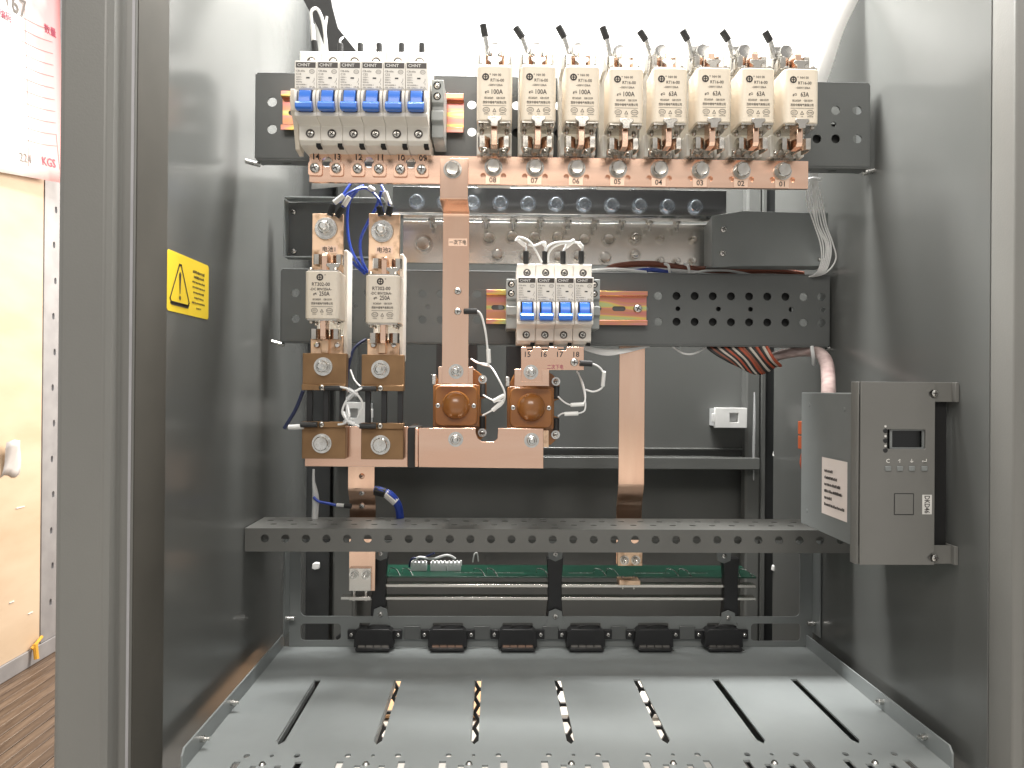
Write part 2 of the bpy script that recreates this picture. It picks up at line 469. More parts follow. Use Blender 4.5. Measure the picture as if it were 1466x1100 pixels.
def wire(name, pts, r, mat, label, cat='wire', group=None, sleeves=(), seg=8):
    """a wire along world points; sleeves = (from point, to point, radius, material, part name)"""
    if not sleeves:
        g = G(pts[0]); g.tube(pts, r, seg)
        return tag(g.done(name, mat), label, cat, group)
    t = thing(name, label, cat, pts[0], group)
    g = G(pts[0]); g.tube(pts, r, seg); g.done('conductor', mat, t)
    for a, b, rr, m, nm in sleeves:
        g = G(pts[0]); g.tube([a, b], rr, 10); g.done(nm, m, t, bevel=0.3)
    return t
prefetch(['CHNT', 'CB-60a', 'C10', 'C16', 'C32', '230V~', '400V~', '6000A', '50Hz', 'IEC60898-1', 'GB 10963.1', '1P-3L', 'CCC',
          'NH 00', 'RT16-00', '~500V/120kA', 'gG', '100A', '63A', 'IEC60269', 'GB13539', '西安中熔电气有限公司', 'ROHS', 'SINOFUSE', 'TUV',
          'RT302-00', '-DC 80V/25kA-', 'gR', '250A', '电池1', '电池2', '一次下电', '二次下电', 'DKD46', 'C', '↑', '↓', '↵',
          '0167', '编码', '数量', 'KGS', '224', '®'] + ['%02d' % i for i in range(1, 19)])
XL, XR = -240.0, 352.0
SH_Z = CAM_Z - 282.0                # shelf top
TOP_Z = 1130.0

# ================================================================== the room beside the cabinet
g = G()
g.box(-2600, 2600, -1500, 4200, -40, -2)
fl = g.done('floor', 'floor_base'); fl['kind'] = 'structure'
for i in range(52):
    x0 = -1180 + i * 17
    inst(('plank', i % 2), lambda: G().box(0, 15.6, 0, 2200, -3, 0).mesh('plank', ['plank', 'plank_pale'][i % 2]), 'plank', fl,
         (x0, 700 - 37 * (i % 5), random.uniform(-0.6, 0.6)), bevel=0.8)

bx = -768.0
t = thing('crate_panel', 'tan fibreboard packing panel standing on the floor beside the cabinet', 'panel', (bx, 1200, 0))
g = G(WL[t.name]); g.box(bx - 9, bx, 950, 1322, 27, 1150); g.done('board', 'board', t, bevel=0.8)
g = G(WL[t.name]); g.box(bx - 12, bx + 3, 900, 1400, 0, 27); g.done('base_rail', 'rail_grey', t, bevel=1.0)
holes = [slot(1352 + (i % 2) * 5, 90 + i * 62, 7, 12) for i in range(16)]
g = G(WL[t.name]); g.sheet([(1324, 28), (1384, 28), (1384, 1150), (1324, 1150)], holes, 'x', bx - 6, bx + 1); g.done('edge_rail', 'rail_grey', t)
for yy, zz in ((1265, 268), (1180, 262), (1245, 120), (1295, 88)):
    g = G(WL[t.name]); g.cbox((bx + 0.6, yy, zz), 1.2, 22 if zz > 200 else 12, 1.6); g.done('splinter', 'torn_paper', t)
g = G((bx, 1230, 330))
for k, (dy, dz) in enumerate(((0, 0),)):
    n = 6
    vs = [[g.v((bx + 1 + 10*math.sin(i*0.9)*j/n + 2*j, 1214 + i*9.5 + 3*math.sin(j), 322 + j*11 + 4*math.sin(i*1.3))) for i in range(n)] for j in range(n)]
    for j in range(n-1):
        for i in range(n-1): g.f([vs[j][i], vs[j][i+1], vs[j+1][i+1], vs[j+1][i]])
o = tag(g.done('paper_scrap', 'torn_paper'), 'crumpled scrap of grey paper stuck to the tan panel', 'paper')
o.modifiers.new('thick', 'SOLIDIFY').thickness = 0.0005
g = G((bx + 3, 1302, 20)); g.tube([(bx + 6, 1290, 30), (bx + 9, 1302, 38), (bx + 6, 1318, 41)], 2.6); g.tube([(bx + 8, 1296, 36), (bx + 12, 1294, 12)], 4)
tag(g.done('cable_clip', 'yellow_clip'), 'small orange clip lying at the foot of the tan panel', 'clip')

# the delivery form
t = thing('paper_form', 'white and pink ruled delivery form hanging on the tan panel', 'paper', (bx + 12, 1100, 770))
g = G(WL[t.name]); NI, NJ = 14, 16
vs = []
for j in range(NJ + 1):
    row = []
    for i in range(NI + 1):
        u = i / NI; w = j / NJ
        y = 1060 + 272*u + 6*w*u
        z = 300 + 42*u + 420*w
        x = bx + 6 + 16*u*u*(1 - 0.5*w) + 5*math.sin(3.1*w + 2.5*u) + 5
        row.append(g.v((x, y, z + CAM_Z)))
    vs.append(row)
for j in range(NJ):
    for i in range(NI): g.f([vs[j][i], vs[j][i+1], vs[j+1][i+1], vs[j+1][i]])
o = g.done('form_sheet', 'paper', t); o.modifiers.new('thick', 'SOLIDIFY').thickness = 0.0003
def form_x(y, z):
    u = (y - 1060)/275; w = (z - CAM_Z - 300 - 42*u)/420
    return bx + 6 + 16*u*u*(1 - 0.5*w) + 5*math.sin(3.1*w + 2.5*u) + 5 + 0.9
def form_tube(pts, r, nm, m):
    g = G(WL[t.name]); g.tube([(form_x(y, z), y, z) for y, z in pts], r, 4, 3); g.done(nm, m, t)
for k in range(11):
    z0 = CAM_Z + 362 + k*19.5
    form_tube([(1075 + i*40, z0 + 6.2*i + 2*math.sin(i)) for i in range(6)] + [(1312, z0 + 38)], 0.33, 'ruled_line', 'ink_grey')
form_tube([(1240, CAM_Z + 345), (1241, CAM_Z + 480), (1240, CAM_Z + 640)], 0.35, 'ruled_line', 'ink_grey')
form_tube([(1318, CAM_Z + 362), (1312, CAM_Z + 420)], 0.35, 'ruled_line', 'ink_grey')
def form_text(s, y, z, h, mat, tilt=8):
    p = Print(); p.text(s, 0, 0, h, rot=tilt)
    o = lettering(p, mat, t, (form_x(y, z) + 0.4, y, z), 'right')
    o.rotation_euler = (0, 0, -0.07)
form_text('0167', 1206, CAM_Z + 590, 27, 'ink_grey'); form_text('编码', 1191, CAM_Z + 562, 13, 'ink_red')
form_text('数量', 1306, CAM_Z + 592, 15, 'ink_red'); form_text('KGS', 1290, CAM_Z + 366, 14, 'ink_red'); form_text('224', 1232, CAM_Z + 356, 14, 'ink_grey')

# ================================================================== cabinet shell
cab = thing('equipment_cabinet', 'open grey steel equipment cabinet housing the copper bars and breakers', 'cabinet', (56, 760, 0))
co = WL[cab.name]
def cpart(name, mat, fn, bevel=0.0, parent=cab, label=None):
    g = G(co); fn(g); o = g.done(name, mat, parent, bevel)
    if label: o['label'] = label
    return o
cpart('side_panel', 'paint', lambda g: g.box(XL - 1.5, XL, 565, 992, 0, TOP_Z), 0.3)
cpart('side_panel', 'paint', lambda g: g.box(XR, XR + 1.5, 539, 961, 0, TOP_Z), 0.3)
cpart('front_frame', 'paint_frame', lambda g: g.prism([(-241.6, 567), (-240.2, 563), (-243, 523), (-250, 520.5), (-251.2, 509), (-254.5, 505.5), (-281, 504), (-284.5, 507), (-284.5, 567)], 'z', 0, TOP_Z), 1.2)
g = G(co); g.prism([(-243.4, 521), (-242.6, 519.2), (-244.2, 518.6), (-245, 520.6)], 'z', 1, TOP_Z - 1); g.done('seal_lip', 'rail_grey', cab)
cpart('front_frame', 'paint_frame', lambda g: g.prism([(353.6, 541), (352.2, 537), (356, 519), (362, 516), (364, 507), (366, 505), (393, 504), (396, 507), (396, 541)], 'z', 0, TOP_Z), 1.2)
cpart('shaded_return', 'shaded_return', lambda g: g.prism([(-241, 566), (-239.2, 565.5), (-239.2, 562), (-242.4, 524), (-245, 524)], 'z', 1, TOP_Z - 1), 0.5)
cpart('outer_panel', 'paint', lambda g: g.box(-284.5, -283, 567, 1050, 0, TOP_Z))
cpart('outer_panel', 'paint', lambda g: g.box(394.5, 396, 541, 1050, 0, TOP_Z))
# rear
zb = at(900, 672, 975).z
cpart('back_panel', 'paint', lambda g: g.box(-283, 394, 1010, 1011.5, at(900, 655, 1010).z, TOP_Z))
def ledge(g):
    z1 = at(900, 655, 975).z
    g.box(-200, 340, 975, 1008, zb, z1)
cpart('back_rail', 'paint', ledge, 1.0)
cpart('back_rail', 'paint', lambda g: g.box(-200, 340, 1000, 1009.5, at(900, 655, 975).z + 8, at(900, 641, 1003).z), 0.8)
cpart('lower_back_panel', 'paint', lambda g: g.box(-283, 394, 1032, 1033.5, 118, zb + 60))
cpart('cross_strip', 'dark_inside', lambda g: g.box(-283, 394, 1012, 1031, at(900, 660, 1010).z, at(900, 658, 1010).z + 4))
cpart('rear_post', 'paint', lambda g: g.prism([(326, 1008), (326, 992), (329, 990), (344, 990), (347, 993), (347, 1008)], 'z', 118, TOP_Z), 0.8)
cpart('rear_post', 'paint', lambda g: g.prism([(-206, 1008), (-206, 992), (-203, 990), (-180, 990), (-177, 993), (-177, 1008)], 'z', 118, TOP_Z), 0.8)
cpart('post_fold', 'paint', lambda g: g.prism([(345, 988.5), (345, 984), (350, 984), (350, 988.5)], 'z', 118, TOP_Z), 0.5)
cpart('gap_shade', 'dark_inside', lambda g: g.box(352.5, 394, 1000, 1003, 118, TOP_Z))  # near-black sheets stand in for the shade of the side gaps
cpart('gap_shade', 'dark_inside', lambda g: g.box(-283, -212, 1000, 1003, 118, TOP_Z))
# honeycomb vent low in the back
hx = []
hr = 9.2
for i in range(26):
    for j in range(5):
        cx = -205 + i * 17.6; cz = 14 + j * 20.2 + (10.1 if i % 2 else 0)
        hx.append(circ(cx, cz, hr, 6, 0))
cpart('honeycomb_vent', 'black_plastic', lambda g: g.sheet([(-283, 2), (394, 2), (394, 116), (-283, 116)], hx, 'y', 1004, 1008))

# warning sticker on the side panel
y0, y1 = 566.5, 648.0
zc0 = at(276, 410, 605).z
t = thing('warning_sticker', 'yellow warning sticker with black exclamation triangle on the cabinet side panel', 'sticker', (XL + 0.2, 607, zc0))
so = WL[t.name]
g = G(so); g.sheet(rrect(y0, y1, zc0 - 22.5, zc0 + 22.5, 3), [], 'x', XL + 0.05, XL + 0.3); g.done('sticker_sheet', 'sticker_yellow', t)
p = Print(); tri = [(-34, -15.5), (-2, -15.5), (-17.5, 15)]
p.line([(-35.5, -13), (-33, -15.5), (-2.5, -15.5), (0, -13), (-15.5, 14), (-19, 14)], 1.6)
p.poly([(-36, -15.8), (-33, -17.6), (-2, -17.6), (0.6, -14.5), (-3, -15)])
p.poly([(-19.5, 7), (-17.5, 9), (-15.5, 7), (-17, -8), (-18, -8)]); p.disc(-17.5, -11, 1.7, 10)
for k in range(8):
    w = [24, 20, 26, 25, 22, 18, 27, 9][k]; zz = 13 - k*4.1; hh = 2.6 if k < 2 else 1.7
    u = 6.0 + (26 - w)/2
    while u < 6.0 + (26 - w)/2 + w:
        d = random.uniform(0.9, 2.0); p.rect(u, u + d, zz - hh/2*random.uniform(.5, 1), zz + hh/2*random.uniform(.6, 1)); u += d + random.uniform(0.35, 0.9)
lettering(p, 'band_brown', t, (XL + 0.5, 607, zc0), 'right')

# ================================================================== shelf
sh = thing('shelf_tray', 'pale grey slotted steel shelf tray with raised side flanges', 'shelf', (58, 690, SH_Z))
so = WL[sh.name]
SX = [-167 + 76.6*i for i in range(7)]
holes = []
for x in SX:
    holes.append([(x-3.3, 613), (x, 607), (x+3.3, 613), (x+3.3, 741), (x-3.3, 741)])
    holes += [slot(x - 19, 589, 4.6, 6), slot(x, 589, 3.0, 4), slot(x + 19, 589, 4.6, 6)]
    for dx in (-9, 9): holes.append([(x+dx-2.3, 548), (x+dx+2.3, 548), (x+dx+2.3, 574), (x+dx-2.3, 574)])
    for dx in (-23, 23): holes.append([(x+dx-2.6, 548), (x+dx+2.6, 548), (x+dx+2.6, 580), (x+dx-2.6, 580)])
g = G(so); g.sheet([(-225, 540), (343, 540), (343, 835), (-225, 835)], holes, 'z', SH_Z - 1.6, SH_Z); g.done('tray_floor', 'shelf_zinc', sh)
for xx, s_ in ((-226.6, 1), (343, 1)):
    g = G(so); prof = [(566, SH_Z - 1.6), (566, SH_Z + 11), (570, SH_Z + 15.5), (835, SH_Z + 13), (835, SH_Z - 1.6)]
    g.prism(prof, 'x', xx, xx + 1.6); g.done('flange', 'shelf_zinc', sh, 0.3)
    for yy in (600, 668):
        xi = xx + 1.6 if xx < 0 else xx
        d = 1 if xx < 0 else -1
        g = G(so); g.cyl((xi, yy, SH_Z + 8), 2.6, d*3.5, 'x', 12); g.cyl((xi + d*3.5, yy, SH_Z + 8), 1.5, d*3.5, 'x', 10); g.done('flange_screw', 'zinc', sh)
for x in SX:
    g = G(so); g.lathe((x - 3, 575, SH_Z), [(0, 2.2), (1.6, 1.9), (2.7, 0.6), (2.9, 0), (0, 0)], 'z', 14); g.done('rivet', 'zinc', sh)
for i in range(6):
    x = -135 + 76.0*i
    g = G(so); g.lathe((x + 24, 822, SH_Z), [(0, 1.2), (1.4, 1.0), (2.4, 0), (0, 0)], 'z', 12); g.done('rivet', 'zinc', sh)
g = G(so); g.box(-224, 342, 541, 602, SH_Z - 26, SH_Z - 24); g.done('dark_underplate', 'black_plastic', sh, 0.3)  # dark plate added below so the front holes look black
# guide rail seen under each slot
for i, x in enumerate(SX):
    g = G(so); g.box(x - 3.3, x - 2.6, 612, 741, SH_Z - 7, SH_Z - 1.8); g.done('slot_lip', 'shelf_zinc', sh)
for i in (0, 5, 6):
    g = G(so); g.box(SX[i] - 12, SX[i] + 30, 600, 800, SH_Z - 20, SH_Z - 18); g.done('under_cover', 'paint_plate', sh)

# back frame above the shelf, with windows
fr = thing('backplane_frame', 'grey sheet metal frame with rounded windows standing behind the shelf', 'frame', (58, 834, SH_Z))
fo = WL[fr.name]
def P2(px, py, D=834): a = at(px, py, D); return a.x, a.z
def winp(x0, x1, y0, y1, r=6):
    a = P2(x0, y1); b = P2(x1, y0); return rrect(a[0], b[0], a[1], b[1], r)
xa = P2(414, 900)[0]; xb = P2(1163, 900)[0]; ztop = P2(780, 760)[1]
holes = [winp(430, 1146, 772, 882.5)]
hz = [(430, 500, 893, 917), (556, 600, 896, 915), (662, 700, 896, 915)]
CX = [536, 641, 741, 838, 935, 1034]
holes.append(winp(430, 488, 893, 917, 4)); holes.append(winp(1075, 1146, 893, 918, 4))
for c in CX: holes.append(winp(c - 22, c + 22, 892, 917, 1.5))
g = G(fo); g.sheet([(xa, SH_Z + 0.3), (xb, SH_Z + 0.3), (xb, ztop), (xa, ztop)], holes, 'y', 834, 835.5); g.done('frame_sheet', 'paint_box', fr)
for xx in (xa - 1.5, xb):
    g = G(fo); g.box(xx, xx + 1.5, 815, 836, SH_Z + 16, ztop); g.done('frame_flange', 'paint_box', fr, 0.3)
for (cx, cy) in ((545, 792), (545, 879), (795, 793), (795, 882), (1036, 796), (1042, 884)):
    a = at(cx, cy, 834)
    d = 1 if cy < 850 else -1
    g = G(fo); g.prism([(a.x-13, a.z+d*14), (a.x-8, a.z+d*4), (a.x-7, a.z-d*5), (a.x, a.z-d*8), (a.x+7, a.z-d*5), (a.x+8, a.z+d*4), (a.x+13, a.z+d*14)], 'y', 832.4, 833.8); g.done('tab', 'paint_box', fr)
    screw(fr, (a.x, 832.2, a.z), 2.8, 'zinc', 2)
for cx in (590, 690, 788, 886, 984):
    a = at(cx, 906, 831)
    g = G(fo); g.cbox((a.x, 831, a.z), 17, 2, 14); g.done('cover_tab', 'paint_plate', fr, 0.3)
for cx, cy in ((415, 886), (1160, 893)):
    a = at(cx, cy, 826); g = G(fo); g.cyl((a.x - 3, a.y, a.z), 2.4, 8, 'x', 10); g.done('pin', 'zinc', fr)

# connectors at the back of the shelf
def connector(i, c):
    lab = ['black blade connector beside the empty left frame window', 'second black blade connector from the left frame window', 'black blade connector left of the middle frame post',
           'black blade connector right of the middle frame post', 'second black blade connector from the right frame window', 'black blade connector beside the empty right frame window'][i]
    a = at(c, 911, 826)
    t = thing('blade_connector', lab, 'connector', a, 'connectors along the back of the shelf')
    def body():
        g = G(); g.prism([(-21, -10), (-20, 5), (-16, 9), (16, 9), (20, 5), (21, -10)], 'y', -6, 10)
        g.prism([(-29, -4), (-29, 6), (29, 6), (29, -4)], 'y', 2, 6); return g.mesh('body', 'black_plastic')
    inst('conn_body', body, 'body', t, a, 0.5)
    inst('conn_hood', lambda: G().prism([(-18, -11.8), (18, -11.8), (18, -9), (-18, -9)], 'y', -13, 6).mesh('mouth', 'black_plastic'), 'mouth', t, a, 0.3)
    for k in range(4):
        inst(('conn_pin', i in (1, 2)), lambda: G().box(-3.6, 3.6, -7.2, -5.8, -9, -7.6).mesh('contact', 'copper' if i in (1, 2) else 'nickel'), 'contact', t, a + Vector((-12.4 + 8.3*k, 0, 0)))
    for dx in (-25, 25): screw(t, a + Vector((dx, 1.6, 1)), 2.2, 'zinc', 1.4)
    inst('conn_clip', lambda: G().tube([(-8, 2, 9), (0, 0, 12), (12, 2, 11), (16, 4, 9)], 0.9, 6).mesh('wire_clip', 'black_rubber'), 'wire_clip', t, a)
for i, c in enumerate(CX): connector(i, c)

# circuit board, two flat bars and their insulators
bd = at(805, 828, 850)
t = thing('circuit_board', 'long green circuit board lying behind the frame windows', 'circuit board', bd)
xl, xr_ = at(537, 828, 850).x, at(1083, 828, 850).x
g = G(bd); g.box(xl, xr_, 850, 905, bd.z, bd.z + 1.8); g.done('board', 'pcb', t, 0.2)
for k, px in enumerate((600, 628, 650)):
    a = at(px, 812, 880); g = G(bd); w = 9 if k < 2 else 8
    g.box(a.x - w, a.x + w, 874, 884, bd.z + 1.8, bd.z + 11)
    for q in range(4): g.box(a.x - w + 2 + q*4.4, a.x - w + 4 + q*4.4, 872, 875, bd.z + 8, bd.z + 14)
    g.done('header', 'wire_white', t, 0.3)
for px in (570, 690, 780, 862, 965, 1052):
    for dx in (-12, 6):
        a = at(px + dx, 822, 862); g = G(bd)
        g.tube([(a.x, 862, bd.z + 1.5), (a.x + 1, 861, bd.z + 8), (a.x + 8, 858, bd.z + 7), (a.x + 13, 852, bd.z + 1)], 0.6, 6); g.done('jumper_wire', 'zinc', t)
for a0, a1 in ((650, 690), (705, 750), (815, 850), (910, 960), (985, 1015)):
    x0, x1 = at(a0, 822, 860).x, at(a1, 822, 860).x
    g = G(bd); g.box(x0, x1, 866, 867.2, bd.z + 1.8, bd.z + 2.2); g.done('trace', 'zinc', t)
for yy, nm, lab in ((835, 'tin_bar', 'upper thin flat tinned bar running below the green circuit board'), (853, 'tin_bar', 'lower thin flat tinned bar clamped under the left copper strap')):
    a = at(785, yy + 2, 845); x0 = at(535 if yy == 835 else 489, yy, 845).x; x1 = at(1080, yy, 845).x
    g = G(a); g.box(x0, x1, 840, 852, a.z - 2, a.z + 1.2)
    tag(g.done(nm, 'tin', None, 0.3), lab, 'busbar')
for px, lab in ((545, 'black insulator post beside the left copper strap foot'), (793, 'black insulator post behind the middle frame window divider'), (1041, 'black insulator post at the right end of the green circuit board')):
    a = at(px, 838, 852)
    t = thing('insulator_post', lab, 'insulator', (a.x, 848, a.z - 36), 'black insulator posts')
    g = G(WL[t.name]); g.prism([(a.x-9, a.z+33), (a.x-7.5, a.z+12), (a.x-7.5, a.z-14), (a.x-9, a.z-34), (a.x+9, a.z-34), (a.x+7.5, a.z-14), (a.x+7.5, a.z+12), (a.x+9, a.z+33)], 'y', 837, 849); g.done('post', 'black_plastic', t, 0.6)

# perforated beam in front
bm_ = at(785, 773, 745)
t = thing('perforated_beam', 'grey perforated steel beam crossing the cabinet above the shelf', 'beam', bm_)
zt, zb_ = at(785, 758, 745).z, at(785, 791, 745).z
g = G(bm_); hl = []
n = 29; px0 = 379.0
for i in range(n):
    x = at(px0 + 29.45*i, 772, 745).x
    hl.append(circ(x, bm_.z + 0.3, 4.0, 12))
g.sheet([(XL + 1, zb_), (XR - 1, zb_), (XR - 1, zt - 1.2), (XL + 1, zt - 1.2)], hl, 'y', 745, 746.6); g.done('front_face', 'paint_beam', t)
hl = []
for i in range(29):
    x = XL + 16 + 19.9*i
    hl += [slot(x + 6, 768, 7, 5, 4), slot(x - 3, 789, 7, 5, 4)]
    if i in (14,): hl += [slot(x + 6, 756, 7, 4, 4), slot(x - 3, 800, 7, 4, 4)]
g = G(bm_); g.sheet([(XL + 1, 745), (XR - 1, 745), (XR - 1, 808), (XL + 1, 808)], hl, 'z', zt - 1.2, zt); g.done('top_face', 'paint_beam', t)
g = G(bm_); g.box(XL + 1, XR - 1, 806.6, 808, zb_, zt - 1.3); g.done('rear_face', 'paint_beam', t)

# ================================================================== mounting plates
def mount_plate(label, x0, x1, y0, y1, D, rows, small, depth, skip=()):
    c = at((x0+x1)/2, (y0+y1)/2, D)
    w = mm(x1-x0, D); h = mm(y1-y0, D)
    t = thing('mounting_plate', label, 'mounting plate', c)
    hl = [circ(c.x + hx_, c.z + hz_, r, 12) for hx_, hz_, r in rows]
    g = G(c); g.sheet([(c.x-w/2, c.z-h/2), (c.x+w/2, c.z-h/2), (c.x+w/2, c.z+h/2), (c.x-w/2, c.z+h/2)], hl, 'y', D, D + 1.8); g.done('face', 'paint_plate', t)
    g = G(c); g.box(c.x-w/2, c.x+w/2, D + 0.6, D + depth, c.z+h/2+0.1, c.z+h/2+1.6); g.done('top_flange', 'paint_plate', t, 0.4)
    fl_ = [slot(c.x - w/2 + 25 + 24*i, D + depth*0.55, 9, 3, 3) for i in range(int(w/24) - 1)]
    g = G(c); g.sheet([(c.x-w/2, D+0.6), (c.x+w/2, D+0.6), (c.x+w/2, D+depth), (c.x-w/2, D+depth)], fl_, 'z', c.z-h/2-1.6, c.z-h/2-0.1); g.done('bottom_flange', 'paint_plate', t)
    for sx in (-w/2 - 1.5, w/2):
        g = G(c); g.box(c.x+sx, c.x+sx+1.5, D + 0.6, D + depth + 8, c.z-h/2, c.z+h/2); g.done('end_flange', 'paint_plate', t, 0.3)
    for sx in (-1, 1):
        g = G(c); g.tube([(c.x+sx*(w/2-1), D+depth*0.5, c.z-h/2-4), (c.x+sx*(w/2+12), D+depth*0.5, c.z-h/2-0.5)], 2.2); g.done('fixing_pin', 'zinc', t)
    return t, c, w, h
rows = []
for px, py, r in [(390, 145, 4.4), (390, 184, 4.4), (1197, 157, 4.2), (1228, 157, 4.2), (1194, 177, 2.4), (1170, 198, 4.2), (1197, 198, 4.2), (1228, 198, 4.2), (676, 149, 4.2), (676, 188, 4.2)]:
    a = at(px, py, 698); b = at(810, 172, 698); rows.append((a.x-b.x, a.z-b.z, r))
for i in range(7):
    for py in (150, 189):
        a = at(740 + 60.6*i, py + 0.5*i, 698); b = at(810, 172, 698); rows.append((a.x-b.x, a.z-b.z, 4.2))
mount_plate('upper grey perforated mounting plate carrying the eight cream fuses', 369, 1250, 113, 233, 698, rows, None, 17)
rows = []
b = at(798, 441, 793)
for i in range(30):
    px = 423 + 25.98*i
    for py in (419 + 0.008*i*26, 456 + 0.008*i*26):
        a = at(px, py, 793)
        rows.append((a.x-b.x, a.z-b.z, 4.3))
    if i % 2 == 1:
        a = at(px + (2 if i % 4 == 1 else 8), 437.5 + 0.2*i, 793); rows.append((a.x-b.x, a.z-b.z, 2.6))
rows = [r for r in rows if abs(r[0]) < 278]
mount_plate('lower grey perforated mounting plate carrying the four breakers', 405, 1191, 391, 492, 793, rows, None, 15)
for lab, xa_, xb_, ya_, yb_, D in (('black box added behind the lower mounting plate to darken its holes', 952, 1134, 398, 486, 800), ('black box added behind the upper mounting plate to darken its holes', 690, 1206, 178, 228, 704)):
    a = at(xa_, yb_, D); b = at(xb_, ya_, D); g = G(at((xa_+xb_)/2, yb_, D + 5)); h0, h1 = min(a.z, b.z) , max(a.z, b.z)
    g.prism([(D, h0), (D, h1), (D + 7, h1), (D + 7, h0 + 2), (D + 10, h0)], 'x', a.x, b.x)
    tag(g.done('hole_darkener', 'black_rubber', None, 0.4), lab, 'added backing')  # dark boxes added so the plate holes look black

# ================================================================== DIN rails
def din_rail(label, x0, x1, yc, D):
    c = at((x0+x1)/2, yc, D); w = mm(x1-x0, D)
    t = thing('din_rail', label, 'rail', c, None)
    hl = [slot(c.x - w/2 + 12 + 25*i, c.z, 14, 5) for i in range(int((w-10)/25)+1) if 12 + 25*i + 8 < w]
    g = G(c); g.sheet([(c.x-w/2, c.z-13.2), (c.x+w/2, c.z-13.2), (c.x+w/2, c.z+13.2), (c.x-w/2, c.z+13.2)], hl, 'y', D+6.5, D+7.5); g.done('web', 'rail_zinc', t)
    for s in (-1, 1):
        g = G(c); g.prism([(D+7.5, c.z+s*13.2), (D+7.5, c.z+s*12.2), (D+1, c.z+s*12.2), (D, c.z+s*13), (D, c.z+s*17.5), (D+1, c.z+s*17.5), (D+1, c.z+s*13.2)], 'x', c.x-w/2, c.x+w/2); g.done('lip', 'rail_zinc', t, 0.25)
    return t, c
din_rail('upper iridescent zinc rail behind the row of six breakers', 403, 663, 160, 690)
t, c = din_rail('lower iridescent zinc rail behind the row of four breakers', 696, 928, 440.5, 785)
screw(t, at(913, 442, 791), 4.6, 'zinc', 2.4)
# ================================================================== circuit breakers
BR_PROF = [(0, 0), (0, -22), (0.8, -23), (0.8, -41), (0, -42), (0.4, -44.5), (13, -46.5), (15.5, -47.5), (16, -59), (20, -62), (34, -63), (66, -62), (66, 14), (40, 15), (17, 15), (16, 14), (16, 1.5), (15, 0)]
def breaker_body():
    g = G(); g.prism(BR_PROF, 'x', -8.85, 8.85); return g.mesh('body', 'breaker_white')
def breaker_toggle():
    g = G()
    g.prism([(0.5, -23.6), (-2.5, -24.5), (-4.2, -28), (-5.2, -31.5), (-5.4, -37), (0.5, -41)], 'x', -4.4, 5.0)
    g.prism([(-5.2, -34.4), (-8.0, -35.6), (-9.4, -37.4), (-9.4, -40.6), (-8, -41.6), (-2.0, -41.4), (-2, -36)], 'x', -6.2, 6.6)
    return g.mesh('toggle', 'toggle_blue')
def breaker_cheek():
    g = G(); g.prism([(1.2, -23.2), (-2.2, -24.6), (-4.2, -28), (-4.6, -32), (-3.6, -36.5), (-1, -40), (1.2, -41)], 'x', -1.25, 1.25); return g.mesh('toggle_guard', 'breaker_white')
def breaker_print(rating):
    p = Print()
    p.text('CB-60a', -4.2, -8.2, 1.5, 7.0); p.text(rating, -5.6, -10.8, 1.7)
    for k, s in enumerate(('230V~', '400V~', '50Hz')): p.text(s, -5.2, -13.2 - 1.95*k, 1.15, 4.8)
    p.text('IEC60898-1', -3.2, -19.3, 1.1, 8.6); p.text('GB 10963.1', -3.2, -21.3, 1.1, 8.6); p.text('1P-3L', 5.4, -21.1, 1.6, 4.6)
    p.ring(5.0, -8.6, 2.2, 1.7, 0.35); p.text('CCC', 5.0, -8.6, 1.2, 2.8)
    p.line([(6.9, -14), (6.9, -15.5), (5.7, -17.4)], 0.3, False); p.line([(6.9, -17.6), (6.9, -19)], 0.3, False)
    return p.mesh('ink_grey')
def term_screw_mesh():
    g = G(); g.mi = 1; g.lathe((0, 0, 0), [(3.7, -0.05), (3.7, -0.30), (3.2, -0.30), (3.1, 0.0)], seg=20)
    g.mi = 2; g.lathe((0, 0, 0), [(3.2, -0.08), (0, -0.08)], seg=20)
    g.mi = 0; g.lathe((0.25, 0, 0.1), [(2.55, -0.1), (2.45, -0.6), (1.4, -0.75), (0, -0.75)], seg=18)
    g.mi = 2
    g.box(-1.6, 2.1, -0.86, -0.6, -0.25, 0.45); g.box(-0.1, 0.6, -0.87, -0.6, -1.7, 1.9)
    return g.mesh('terminal_screw', ['nickel', 'ink_grey', 'black_hole'])
